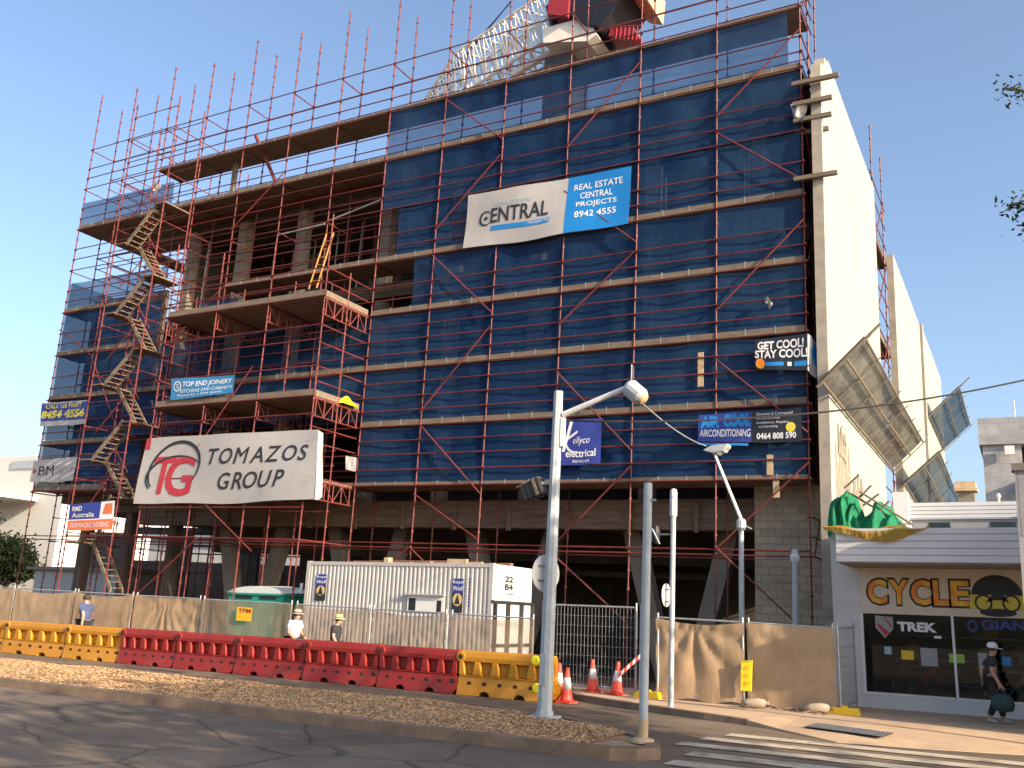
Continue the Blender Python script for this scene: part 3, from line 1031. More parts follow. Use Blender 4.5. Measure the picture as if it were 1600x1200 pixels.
# ---- stair tower
SX0, SX1 = -10.95, -8.5
stw = thing('scaffold', (-9.7, -1.6, 0), 'narrow red scaffold stair tower with zigzag timber flights on the left of the facade', 'scaffold', GR_SC)
for x in (SX0, SX1):
    for y in (-2.3, -1.05):
        part('standard', standard(x, y, Lv(7.6) + rnd.uniform(0, .5)), 'red_steel', stw)
FLT = [(SX1, -1.95), (SX0, -1.1), (SX1, -.3), (SX0, .42), (SX1, 1.1), (SX0, 1.87), (SX1, 2.5), (SX0, 3.3), (SX1, 3.95), (SX0, 4.75), (SX1, 5.45)]
for q, ((xa, ka), (xb, kb_)) in enumerate(zip(FLT[:-1], FLT[1:])):
    yy = -2.2 if q % 2 else -1.62
    m = MB()
    pa, pb = np.array([xa, yy, max(Lv(ka), gz(xa))]), np.array([xb, yy, Lv(kb_)])
    d = (pb - pa)
    sx = .55 if xa < xb else -.55
    pa = pa + [sx, 0, 0]; pb = pb - [sx, 0, 0]
    for y in (0, .5):
        m.prism([(pa[0], pa[2] - .10), (pb[0], pb[2] - .10), (pb[0], pb[2] + .10), (pa[0], pa[2] + .10)], lambda a, b, y=yy + y: (a, y, b), lambda a, b, y=yy + y + .04: (a, y, b))
    for s_ in range(8):
        c = pa + (pb - pa) * ((s_ + .5) / 8)
        m.box(c[0] - .12, c[0] + .12, yy + .042, yy + .498, c[2] - .02, c[2] + .015, 1)
    part('stair_flight', m, ['timber_stair', 'plank'], stw)
    part('handrail', MB().tube(pa + [0, -.03, .95], pb + [0, -.03, .95], .02), 'red_steel', stw)
for x, k in FLT[1:]:
    x0, x1 = (x - .05, x + .55) if x < -9.7 else (x - .55, x + .05)
    part('landing', MB().box(x0, x1, -2.28, -1.1, Lv(k) - .05, Lv(k)), 'plank', stw)
for k in np.arange(-1, 7.6, .5):
    for y in (-2.34, -1.0):
        part('guard_rail', MB().tube((SX0, y, Lv(k)), (SX1, y, Lv(k)), .018), 'red_steel', stw)
for k in np.arange(-1, 7.6, 1.0):
    for x in (SX0, SX1):
        part('transom', MB().tube((x, -2.35, Lv(k) + .1), (x, Y0, Lv(k) + .1), .02), 'red_steel', stw)

# ---- return of the scaffold round the left corner
ret = thing('scaffold', (-16.8, 4, 0), 'red scaffold return going back round the far left corner of the building', 'scaffold', GR_SC)
for y in (3.4, 5.8, 8.2):
    for x in (xl, xl + 1.15):
        part('standard', standard(x, y, Lv(9.2) + rnd.uniform(-.4, .2)), 'red_steel', ret)
for k in (-1, 0, 1, 2, 3, 4, 5, 6, 7):
    for f_ in ((0, .5) if k < 5 else (0, .25, .5)):
        for x in (xl, xl + 1.15):
            part('guard_rail', MB().tube((x, Y1, Lv(k + f_)), (x, 8.3, Lv(k + f_)), .02), 'red_steel', ret)
for k in (0, 2, 4, 6):
    part('deck', MB().box(xl + .05, xl + 1.1, Y1 + .1, 8.2, Lv(k) - .05, Lv(k)), 'plank', ret)
part('deck', MB().box(xl + 1.2, BAY * -5, Y1 + .1, 3.3, Lv(6) - .08, Lv(6)), 'plank', ret)

# ---- narrow scaffold in the slot between the two side walls
slot = thing('scaffold', (14.4, 12.5, 0), 'thin red scaffold standing in the slot between the two pale side walls', 'scaffold', GR_SC)
for y in (11.3, 14.2):
    for x in (14.1, 14.75):
        part('standard', standard(x, y, 21.2 if x > 14.5 else 19.6), 'red_steel', slot)
for q in range(22):
    z = 1.0 + .85 * q
    part('guard_rail', MB().tube((14.78, 10.4, z), (14.78, 14.6, z), .022).tube((14.1, 11.3, z), (14.8, 11.3, z), .022), 'red_steel', slot)
for q in range(6):
    part('brace', MB().tube((14.8, 11.3, 2 + 2.9 * q), (14.8, 14.2, 4.6 + 2.9 * q), .024), 'red_steel', slot)


# ---- blue shade cloth, one strip per lift
def cloth_strip(x0, x1, z0, z1, y, m, label, seed, group='blue shade cloth strips on the scaffold', amp=.035, sag=0.03, open_corner=0):
    w = x1 - x0
    nu = max(6, int(w / .3))

    def fn(a, b):
        x = x0 + w * a
        bay = math.sin(math.pi * ((x / BAY) % 1.0))
        yy = y + bay * .05 * math.sin(math.pi * b) + amp * .5 * (math.sin(x * 2.3 + seed) * math.sin(3 * b + seed * 2) + .5 * math.sin(x * 5.1 + 2 * b + seed))
        zz = z0 + (z1 - z0) * b - sag * bay * (1 if b > .5 else .4)
        return (x, yy, zz)
    mb = MB().grid(fn, nu, 7)
    return solo('shade_cloth', mb, m, label, 'shade cloth', group, smooth=True)


lb = 'blue shade cloth on the facade, '
cloth_strip(0, xr - .05, Lv(0) + .02, Lv(1) - .05, .03, 'mesh_blue', lb + 'lowest one, behind the signs of the trades', 1)
cloth_strip(0, xr - .05, Lv(1) + .2, Lv(2) - .05, .03, 'mesh_blue', lb + 'second from the bottom', 2)
cloth_strip(BAY * -5, -.02, Lv(1) + .2, Lv(2) - .05, .03, 'mesh_blue', 'dark blue shade cloth strip behind the loading tower, lower of two', 2.5)
cloth_strip(0, xr - .05, Lv(2) + .2, Lv(3) - .05, .03, 'mesh_blue', lb + 'third from the bottom', 3)
cloth_strip(BAY * -5, -.02, Lv(2) + .2, Lv(3) - .05, .03, 'mesh_blue', 'dark blue shade cloth strip behind the loading tower, upper of two', 3.5)
cloth_strip(1.6, xr - .05, Lv(3) + .2, Lv(4) - .05, .03, 'mesh_blue', lb + 'fourth up, just under the CENTRAL banner', 4)
cloth_strip(.75, xr - .05, Lv(4) + .2, Lv(5) - .02, .03, 'mesh_blue', lb + 'fifth up, behind the CENTRAL banner', 5)
cloth_strip(0, xr - .05, Lv(5) + .0, Lv(6) - .05, .03, 'mesh_blue', lb + 'second from top, above the CENTRAL banner', 6)
cloth_strip(0, xr - .35, Lv(6) + .1, Lv(7) - .04, .03, 'mesh_blue', lb + 'topmost, with sky showing through it', 7)
for k, z1 in ((0, Lv(1)), (1, Lv(2)), (2, Lv(3)), (3, Lv(4)), (4, Lv(4.72))):
    cloth_strip(xl, BAY * -4.45, Lv(k) + .2, z1 - .05, .03, 'mesh_blue', 'blue shade cloth on the left wing beside the stair tower, %s up' % ['first', 'second', 'third', 'fourth', 'fifth'][k], 8 + k)
for k in range(5):
    zt_ = Lv(k + 1) - .05 if k < 4 else Lv(4.72)
    mb = MB().grid(lambda a, b, k=k, z1=zt_: (xl + .02 + .03 * math.sin(9 * a + 3 * b + k), .1 + 8.0 * a, Lv(k) + .1 + (z1 - Lv(k) - .1) * b), 20, 6)
    solo('shade_cloth', mb, 'mesh_blue', 'blue shade cloth on the far left return of the scaffold, strip %s from below' % ['first', 'second', 'third', 'fourth', 'fifth'][k], 'shade cloth', 'blue shade cloth strips on the scaffold', smooth=True)
cloth_strip(xl, BAY * -4.6, Lv(6) + .05, Lv(6.66), .03, 'mesh_blue', 'short blue shade cloth along the top left platform against the sky', 14)
cloth_strip(TX[0] + .2, TX[1] - .1, Lv(3) + .2, Lv(3.5), -1.1, 'mesh_blue', 'small blue shade cloth on the platform above the loading tower', 15)

# ================================================================== BANNERS
GB = 'banners tied to the scaffold'


def banner(name, sh, m, label, nu=24, nv=8):
    s = MB()
    sh.sheet(s, nu, nv)
    c = (sh.c[2] + sh.c[3]) / 2
    t = thing('banner', c, label, 'banner', GB)
    part('cloth', s, m, t, smooth=True)
    return t


# big white banner on the loading tower
sh = photo_sheet((229, 684), (497, 670), (491, 780), (209, 787), TY - .09, wave=.03, seed=1)
t = banner('banner', sh, 'banner_white', 'big white banner reading TOMAZOS GROUP with a red monogram on the loading tower', 30, 8)
m = MB(); sh.word(m, 'TOMAZOS', .41, .955, .56, .79, gap=.09, shear=.25, bold=.010); sh.word(m, 'GROUP', .485, .845, .20, .44, gap=.09, shear=.25, bold=.010)
part('lettering', m, 'ink_black', t)
m = MB(); sh.text(m, 'T', .085, .215, .14, .70, bold=.02, shear=.08)
part('monogram', m, 'ink_red', t)
m = MB(); sh.text(m, 'G', .165, .335, .10, .70, bold=.02, shear=.08, off=.027)
part('monogram', m, 'ink_red', t)
m = MB(); sh.poly(m, [(.0, .82), (.035, .82), (.03, 1.0), (.0, 1.0)])
part('corner_patch', m, 'ink_red', t)
m = MB(); sh.ring(m, .21, .52, .145, .40, .12, a0=-20, a1=235, rot=-16, off=.031); sh.ring(m, .22, .40, .17, .30, .10, a0=20, a1=200, rot=14, off=.034)
part('swoosh', m, 'ink_black', t)
fl = Sheet(sh.p(1, 1), Wy(501, 677, TY - .02) + np.array([.0, .16, 0]), Wy(495, 776, TY - .02) + np.array([.0, .20, 0]), sh.p(1, 0), wave=.03, seed=4)
part('folded_edge', fl.sheet(MB(), 4, 8), 'banner_white', t)

# white and blue banner high on the facade
sh = photo_sheet((732, 305), (987, 260), (981, 349), (723, 388), Y0 - .13, wave=.03, seed=2)
t = banner('banner', sh, 'banner_white', 'white and blue banner reading CENTRAL high on the facade', 26, 8)
m = MB(); sh.decal(m, .635, 1.0, 0.0, 1.0, nu=12, nv=6, off=.008)
part('blue_panel', m, 'banner_blue', t)
m = MB()
for k, (w, x0, x1) in enumerate((('REAL ESTATE', .675, .955), ('CENTRAL', .715, .90), ('PROJECTS', .695, .925), ('8942 4555', .69, .925))):
    sh.text(m, w, x0, x1, .74 - .165 * k, .85 - .165 * k, bold=.012)
part('lettering', m, 'ink_white', t)
m = MB(); sh.text(m, 'ENTRAL', .168, .53, .40, .67, bold=.012); sh.ring(m, .135, .50, .038, .125, .34, a0=45, a1=315); sh.disc(m, .135, .50, .012, .035)
part('lettering', m, 'ink_black', t)
m = MB(); sh.decal(m, .175, .54, .26, .345, off=.02); part('underline', m, 'ink_blue', t)
m = MB(); sh.text(m, 'REAL ESTATE', .20, .42, .70, .765); part('lettering', m, 'ink_teal', t)
m = MB(); sh.text(m, 'PROJECTS', .41, .535, .28, .33, off=.03); part('lettering', m, 'ink_white', t)

# get cool
sh = photo_sheet((1180, 531), (1262, 521), (1262, 578), (1180, 576), Y0 - .12, wave=.012, seed=3)
t = banner('banner', sh, 'banner_black', 'black banner reading GET COOL! STAY COOL! at the right edge of the scaffold', 12, 5)
m = MB(); sh.text(m, 'GET COOL!', .05, .93, .64, .90, bold=.03); sh.text(m, 'STAY COOL!', .0, 1.0, .36, .62, bold=.03); sh.decal(m, .62, .70, .12, .24)
part('lettering', m, 'ink_white', t)
m = MB(); sh.decal(m, .20, .55, .12, .24); sh.decal(m, .75, .98, .12, .26); part('blue_bar', m, 'ink_blue', t)
m = MB(); sh.disc(m, .10, .18, .09, .17); part('orange_ball', m, 'letter_orange', t)
fl = Sheet(sh.p(1, 1), (xr + .35, Y0 + .35, Lv(2) - .35), (xr + .42, Y0 + .4, Lv(1.28)), sh.p(1, 0), wave=.03, seed=6)
part('wrapped_end', fl.sheet(MB(), 5, 6), 'banner_white', t)
m = MB(); fl.disc(m, .55, .58, .4, .3, off=.03); part('blue_disc', m, 'ink_blue', t)

# air conditioning sign
sh = photo_sheet((1092, 648), (1252, 637), (1253, 690), (1090, 690), Y0 - .12, wave=.012, seed=4)
t = banner('banner', sh, 'banner_black', 'black and blue air conditioning banner with phone number 0464 808 590', 16, 5)
m = MB(); sh.decal(m, 0.0, .53, 0, 1, off=.006); part('left_half', m, 'banner_navy', t)
m = MB(); sh.text(m, 'AIR', .02, .22, .50, .93, bold=.08); sh.text(m, 'COOL', .25, .52, .50, .95, bold=.08); sh.decal(m, 0, .5, -.12, -.04, off=.012); part('lettering', m, 'ink_blue', t)
m = MB(); sh.text(m, 'AIRCONDITIONING', .02, .52, .18, .44, bold=.02); sh.text(m, '0464 808 590', .58, .95, .10, .30, bold=.03)
sh.text(m, 'Domestic & Commercial', .58, .92, .84, .93); sh.text(m, 'Airconditioning', .58, .80, .70, .79); sh.text(m, 'Installation, Repairs', .58, .88, .56, .65); sh.text(m, 'and Servicing', .60, .78, .44, .53)
part('lettering', m, 'ink_white', t)
m = MB(); sh.disc(m, .90, .44, .045, .15); part('yellow_ball', m, 'ink_yellow', t)

# electrical services
sh = photo_sheet((878, 657), (940, 653), (938, 724), (876, 727), Y0 - .12, wave=.01, seed=5)
t = banner('banner', sh, 'banner_navy', 'square navy banner reading Kellyco electrical services behind the street light', 8, 8)
m = MB(); sh.text(m, 'ellyco', .30, .72, .42, .62, shear=.25); sh.text(m, 'electrical', .12, .88, .17, .34, bold=.02); sh.text(m, 'services', .30, .72, .05, .13)
sh.poly(m, [(.02, .30), (.09, .30), (.30, .98), (.22, .98)]); sh.poly(m, [(.10, .58), (.42, .76), (.42, .70), (.13, .53)]); sh.ring(m, .34, .52, .22, .24, .25, a0=190, a1=290)
part('lettering', m, 'ink_white', t)

# joinery
sh = photo_sheet((268, 592), (367, 586), (364, 613), (266, 625), TY - .08, wave=.012, seed=6)
t = banner('banner', sh, 'banner_midblue', 'blue banner reading TOP END JOINERY on the loading tower', 12, 4)
m = MB(); sh.text(m, 'TOP END JOINERY', .20, .97, .50, .82, shear=.15, bold=.02); sh.text(m, 'KITCHENS AND CABINETS', .16, .97, .28, .44, shear=.1); sh.text(m, 'Phone for a free quote', .12, .82, .08, .22); sh.ring(m, .11, .62, .06, .22, .25); sh.text(m, 'TE', .08, .14, .5, .72)
part('lettering', m, 'ink_white', t)

# yellow numbers, far left
sh = photo_sheet((66, 630), (137, 625), (133, 662), (62, 666), Y0 - .12, wave=.012, seed=7)
t = banner('banner', sh, 'banner_navy', 'navy banner with yellow phone number 8454 4556 at the far left of the scaffold', 10, 4)
m = MB(); sh.text(m, '8454 4556', .02, .97, .32, .66, bold=.05, shear=.15); sh.text(m, 'CALL US FIRST', .10, .90, .74, .92, bold=.02); part('lettering', m, 'ink_yellow', t)
m = MB(); sh.decal(m, .0, 1, .0, .20, off=.01); sh.decal(m, 0, 1, .95, 1.0, off=.01); part('white_band', m, 'banner_white', t)

# white banner, far left
sh = photo_sheet((52, 720), (120, 713), (115, 751), (47, 753), Y0 - .12, wave=.02, seed=8)
t = banner('banner', sh, 'banner_white', 'small white banner reading BM at the far left of the scaffold', 10, 4)
m = MB(); sh.text(m, 'BM', .17, .52, .30, .72); part('lettering', m, 'ink_black', t)
m = MB(); sh.text(m, 'GROUP', .58, .97, .34, .62); part('lettering', m, 'ink_grey', t)
m = MB(); sh.poly(m, [(.03, .5), (.07, .65), (.12, .5), (.07, .35)]); part('diamond', m, 'ink_red', t)

# blue and orange board in front of the stair
sh = photo_sheet((109, 788), (180, 782), (175, 827), (104, 829), -2.42, wave=.008, seed=9)
t = banner('banner', sh, 'banner_navy', 'blue and orange board reading RMD Australia in front of the stair tower', 10, 5)
m = MB(); sh.decal(m, 0, 1, .0, .37, off=.006); part('orange_band', m, 'banner_orange', t)
m = MB(); sh.decal(m, .70, 1, .40, 1, off=.006); sh.decal(m, 0, 1, .37, .41, off=.007); sh.text(m, 'RMD', .08, .30, .72, .90, bold=.02); sh.text(m, 'Australia', .08, .58, .48, .66, bold=.01)
sh.text(m, 'FORMWORK SHORING', .08, .92, .10, .28, off=.02); part('lettering', m, 'ink_white', t)
m = MB(); sh.poly(m, [(.76, .55), (.96, .55), (.96, .92), (.80, .92)], off=.02); part('emblem', m, 'banner_orange', t)
# small blank white notice on the loading tower's side
sh = Sheet((-.02, -.75, Lv(.5)), (-.02, -.14, Lv(.5)), (-.02, -.14, Lv(.5) - .46), (-.02, -.75, Lv(.5) - .46), wave=.004)
sh = photo_sheet((540, 712), (557, 715), (556, 737), (540, 733), -.2, wave=.004)
m = sh.sheet(MB(), 4, 4)
solo('notice', m, 'white_paint', 'small blank white notice tied to the scaffold right of the big white banner', 'notice')

# ladder and yellow bundle on the loading tower
la, lb_ = Wy(482, 452, TY + .25), Wy(510, 366, TY + .6)
d = lb_ - la
sd_ = np.array([.34, 0, 0])
t = thing('ladder', la, 'orange yellow ladder leaning on the upper platform of the loading tower', 'ladder')
for s_ in (0, 1):
    part('stile', MB().tube(la + sd_ * s_, lb_ + sd_ * s_ * .9, .03, 6), 'ladder_orange', t)
m = MB()
for q in range(1, 7):
    c = la + d * (q / 7)
    m.tube(c, c + sd_, .016, 5)
part('rungs', m, 'ladder_orange', t)
c = np.array([-.16, -.75, Lv(1.3) + .02])
m = MB()
m.grid(lambda a, b: (c[0] + .05 - .2 + .4 * a, c[1] - .38 + .76 * b, c[2] + .26 * math.sin(math.pi * a) ** .5 * math.sin(math.pi * b) ** .5 * (1 + .2 * math.sin(9 * a + 5 * b))), 10, 12)
solo('bundle', m, 'bright_yellow', 'small bright yellow bundle lying on the lower platform of the loading tower', 'bundle', smooth=True)
# loose pale rags on the scaffold
for (px, py, y, w, h, lab) in ((1248, 172, -.15, .45, .5, 'pale rag caught on the top right corner of the scaffold'), (243, 292, -.4, .5, .45, 'white rag caught beside the top of the stair tower'), (1200, 472, -.1, .22, .22, 'small white scrap on the shade cloth right of the middle')):
    p = Wy(px, py, y)
    m = MB().grid(lambda a, b: (p[0] + w * (a - .5) * (1 - .5 * b), p[1] + .08 * math.sin(7 * a + 4 * b), p[2] - h * (b - .4) + .1 * math.sin(5 * a)), 6, 6)
    solo('rag', m, 'banner_white', lab, 'rag', smooth=True)

# ================================================================== CRANE ON THE ROOF
cy = 8.0
cr = thing('crane', (2.9, cy, 17), 'white lattice boom crane with red and dark machinery standing on the roof', 'crane')
tip, hel = Wy(660, 172, cy + 1.0), Wy(905, 12, cy)
ax = (hel - tip); ln = np.linalg.norm(ax); ax /= ln
up = np.array([-ax[2], 0, ax[0]]); up /= np.linalg.norm(up)
sid = np.cross(ax, up)
m = MB()
HB = 1.55


def bp_(t, s_, h):
    k = min(1, t / .32)
    return tip + ax * ln * t + sid * s_ * (.25 + .75 * k) + up * (h * (.05 + .95 * k))


NB = 15
for s_ in (-.7, .7):
    for h in (-HB * .75, HB * .75):
        m.path([bp_(q / NB, s_, h) for q in range(NB + 1)], .075, 5)
for q in range(NB):
    a, b = q / NB, (q + 1) / NB
    mid = (a + b) / 2
    for s_ in (-.7, .7):
        m.tube(bp_(a, s_, -HB * .75), bp_(mid, s_, HB * .75), .05, 5).tube(bp_(mid, s_, HB * .75), bp_(b, s_, -HB * .75), .05, 5).tube(bp_(a, s_, -HB * .75), bp_(a, s_, HB * .75), .04, 5)
    for h in (-HB * .75, HB * .75):
        m.tube(bp_(a, -.7, h), bp_(b, .7, h), .045, 5).tube(bp_(a, .7, h), bp_(b, -.7, h), .045, 5)
part('boom', m, 'crane_white', cr)


def quadslab(pts, y0, y1):
    q = [Wy(px, py, cy) for px, py in pts]
    return MB().prism([(p[0], p[2]) for p in q], lambda a, b: (a, y0, b), lambda a, b: (a, y1, b))


part('turntable', quadslab([(868, 90), (868, 68), (936, 50), (950, 78), (936, 88)], cy - 1.2, cy + 1.2), 'crane_white', cr)
part('counterweight', quadslab([(936, 66), (912, 52), (906, 24), (914, -20), (1016, -20), (990, 24), (958, 68)], cy - 1.35, cy + .9), 'crane_dark', cr)
part('winch_house', quadslab([(879, 52), (882, 26), (900, 16), (912, 30), (910, 56)], cy - 1.5, cy + .3), 'crane_red', cr)
part('walkway', quadslab([(984, 4), (1003, 14), (1022, 16), (1026, -20), (990, -20)], cy - 1.5, cy + 1.1), 'timber_pale', cr)
m = quadslab([(962, 72), (966, 60), (1000, 58), (1003, 66), (994, 72)], cy - .8, cy + .6)
for q in range(7):
    a, b = Wy(962 + 6.5 * q, 62, cy - .8), Wy(964 + 6.5 * q, 42, cy - .8)
    m.tube(a, b, .03, 5)
m.tube(Wy(962, 42, cy - .8), Wy(1004, 40, cy - .8), .03, 5)
part('basket', m, 'crane_red', cr)
part('strut', MB().tube(Wy(858, 10, cy - .9), Wy(870, 62, cy - .9), .16, 8), 'black_steel', cr)
part('mast', MB().box(2.35, 3.6, cy - .9, cy + .9, 17.2, 24.9), 'black_steel', cr)
part('jib_foot', MB().tube(Wy(800, 118, cy), Wy(872, 76, cy), .16, 8), 'crane_white', cr)
part('cable', MB().tube(tip, Wy(800, 0, cy), .03, 5).tube(tip + up * .3, Wy(806, -6, cy), .03, 5), 'black_steel', cr)



# ================================================================== CATCH FANS ON THE RIGHT WALL
def fan(name, p0, p1, w, h, m_, label, bent=0, mt='mesh_grey', nb=7):
    """framed sheet leaning out from the side wall: inner edge p0->p1, leaning out by w, up by h"""
    p0, p1 = np.array(p0, float), np.array(p1, float)
    out = np.array([w, 0, h])

    def q(a, b, o=0):
        return p0 + (p1 - p0) * a + out * b + np.array([h, 0, -w]) / math.hypot(w, h) * (o + .05 * math.sin(a * 9) * math.sin(3 * b) + bent * math.sin(math.pi * b) * a)
    t = thing('catch_fan', p0, label, 'catch fan', 'catch fans on the pale side wall')
    part('sheet', MB().grid(lambda a, b: q(a, b, -.05), 24, 8), mt, t, smooth=True)
    fr = MB()
    for b in (0.02, .55, .98):
        fr.path([q(k / 8 * 1.0, b, .03) for k in range(9)], .032, 6)
    for k in range(nb + 1):
        fr.tube(q(k / nb, -.05, .05), q(k / nb, 1.08, .05), .018, 5)
    fr.tube(q(0, -.1, .02), q(0, 1.3, .02), .035, 6)
    part('frame', fr, 'timber', t)
    return t


fan('catch_fan', (15.0, -1.47, 7.67), (15.0, 11.87, 7.57), 1.06, 1.03, None, 'large grey sheeted catch fan leaning out from the pale side wall above the shop')
fan('catch_fan', (15.0, 28.0, 12.9), (15.0, 37.5, 12.7), 1.55, 1.5, None, 'small blue grey catch fan high up at the far end of the side wall', mt='mesh_blue_light', nb=4)
fan('catch_fan', (15.0, 15.2, 7.55), (15.0, 26.5, 6.9), 1.35, 1.25, None, 'small bent blue grey catch fan low behind the shop parapet', bent=.3, mt='mesh_blue_light', nb=5)

# ================================================================== STREET LEVEL (street frame)
def FR(u, v, w):
    return F(u, v, w)


# ---- cycle shop
SV = -2.0
shop = thing('cycle_shop', F(18, -2, 0), 'low white cycle shop with striped fascia awning and dark display windows at the right', 'shop')
m = MB()
m.box(15.28, 15.86, SV, SV + 5, 0, 3.95, fr=FR).box(15.862, 24, SV + .002, SV + .25, .1, .40, fr=FR).box(15.862, 24, SV + .3, SV + 5.5, 3.0, 3.9, fr=FR)
m.box(15.862, 24, SV + 5.6, SV + 5.8, 0.1, 3.4, fr=FR)
part('wall', m, 'shop_wall', shop)
part('awning', MB().box(15.66, 24, SV - 1.5, SV + .6, 3.06, 3.74, fr=FR), 'cladding', shop)
m = MB()
for k in range(5):
    m.box(15.655, 24, SV - 1.503, SV - 1.49, 3.06 + .14 * k - .008, 3.06 + .14 * k + .008, fr=FR)
part('cladding_joints', m, 'cladding_gap', shop)
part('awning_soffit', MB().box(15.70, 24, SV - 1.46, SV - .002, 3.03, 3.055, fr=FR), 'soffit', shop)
shS = Sheet(F(15.865, SV - .012, 3.02), F(21.5, SV - .012, 3.02), F(21.5, SV - .012, 2.06), F(15.865, SV - .012, 2.06), wave=0)
sg = MB().box(15.864, 24, SV - .012, SV + .25, 2.06, 3.025, fr=FR)
sgn = part('fascia_sign', sg, 'sign_cream', shop)
uw = 21.5 - 15.865
m1, m2 = MB(), MB()
xs_ = 16.00
for ch_, w_ in (('C', .44), ('Y', .44), ('C', .44), ('L', .34), ('E', .40)):
    a, b = (xs_ - 15.865) / uw, (xs_ + w_ - 15.865) / uw
    shS.text(m1, ch_, a - .003, b + .003, .17, .80, off=.010, bold=.075)
    shS.text(m2, ch_, a + .0045, b - .0045, .215, .755, off=.018, bold=.035)
    xs_ += w_ - .005
for ch_, w_ in (('O', .4), ('N', .42), ('E', .36)):
    pass
WLOC[sgn.name] = WLOC[shop.name]
part('letter_outline', m1, 'ink_black', sgn)
part('lettering', m2, 'letter_orange', sgn)
m = MB()
cx = (18.52 - 15.865) / uw
shS.disc(m, cx, .47, .083, .42, off=.021, a0=0, a1=180, n=24)
shS.disc(m, cx, .10, .06, .085, off=.021)
for dx in (-.045, .045):
    shS.ring(m, cx + dx, .30, .026, .16, .25, off=.032)
shS.poly(m, [(cx - .04, .30), (cx - .01, .5), (cx + .02, .48), (cx + .04, .30), (cx + .02, .36), (cx - .01, .36)], off=.032)
part('bicycle_emblem', m, 'ink_black', sgn)
m = MB(); shS.poly(m, [(cx - .09, .17), (cx + .09, .17), (cx + .09, .46), (cx - .09, .46)], off=.015); shS.text(m, 'Z', cx + .07, cx + .16, .2, .75, off=.019, bold=.05)
part('yellow_panel', m, 'ink_yellow', sgn)
# windows
for k, (u0, u1) in enumerate(((15.90, 17.61), (17.68, 19.6), (19.67, 21.6))):
    fr_ = MB().box(u0 - .05, u0, SV - .01, SV + .06, .40, 2.06, fr=FR).box(u0, u1, SV - .008, SV + .05, .40, .44, fr=FR)
    wn = part('window', fr_, 'white_paint', shop)
    WLOC[wn.name] = WLOC[shop.name]
    part('pane', MB().box(u0, u1, SV + .015, SV + .023, .44, 2.058, fr=FR), 'glass', wn)
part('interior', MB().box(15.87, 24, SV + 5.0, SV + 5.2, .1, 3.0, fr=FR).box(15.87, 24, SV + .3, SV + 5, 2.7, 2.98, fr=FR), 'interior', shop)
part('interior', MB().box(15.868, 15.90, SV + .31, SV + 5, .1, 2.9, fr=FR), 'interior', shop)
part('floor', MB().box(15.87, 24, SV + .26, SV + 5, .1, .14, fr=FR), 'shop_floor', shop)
shW = Sheet(F(15.90, SV + .008, 2.058), F(21.6, SV + .008, 2.058), F(21.6, SV + .008, .44), F(15.90, SV + .008, .44), wave=0)
ww = 5.7


def wu(px):
    return (U(Wy(px, 1000, SV))[0] - 15.90) / ww


def wz(py, px=1450):
    return (U(Wy(px, py, SV))[2] - .44) / 1.618


m = MB(); shW.text(m, 'TREK', wu(1403), wu(1465), wz(988), wz(973), off=.004, bold=.05); shW.decal(m, wu(1460), wu(1471), wz(997), wz(993), off=.004)
part('window_lettering', m, 'ink_white', shop)
m = MB(); a, b = wu(1369), wu(1397); shW.poly(m, [(a, wz(962, 1380)), (b, wz(964, 1390)), (b, wz(982, 1390)), ((a + b) / 2, wz(997, 1385)), (a, wz(981, 1380))], off=.004); part('shield_sticker', m, 'ink_grey', shop)
m = MB(); shW.poly(m, [(a + .004, wz(978)), (a + .012, wz(978)), (b - .01, wz(992)), ((a + b) / 2, wz(996))], off=.006); shW.poly(m, [((a + b) / 2 - .002, wz(966)), ((a + b) / 2 + .003, wz(966)), (b - .003, wz(982)), (b - .008, wz(984))], off=.006); part('shield_stripes', m, 'ink_red', shop)
m = MB(); shW.text(m, 'GIANT', wu(1535), wu(1625), wz(985, 1570), wz(969, 1570), off=.004, bold=.03); shW.ring(m, wu(1521), wz(978, 1520), .014, .06, .4, off=.004); part('window_lettering', m, 'banner_navy', shop)
for px0, px1, py0, py1, mm in ((1407, 1426, 1016, 1030, 'yellow'), (1481, 1505, 1021, 1035, 'leafgreen'), (1381, 1392, 1010, 1022, 'ink_teal'), (1437, 1463, 1012, 1040, 'ink_grey'), (1563, 1577, 1026, 1040, 'banner_midblue'), (1526, 1540, 1020, 1046, 'ink_grey')):
    if mm == 'leafgreen':
        if 'leafgreen' not in MT:
            MT['leafgreen'] = mat('pale_green_card', (0.30, 0.50, 0.08), .7, .05)
    m = MB(); shW.decal(m, wu(px0), wu(px1), wz(py1, px0), wz(py0, px0), off=.004)
    part('window_sticker', m, mm, shop)
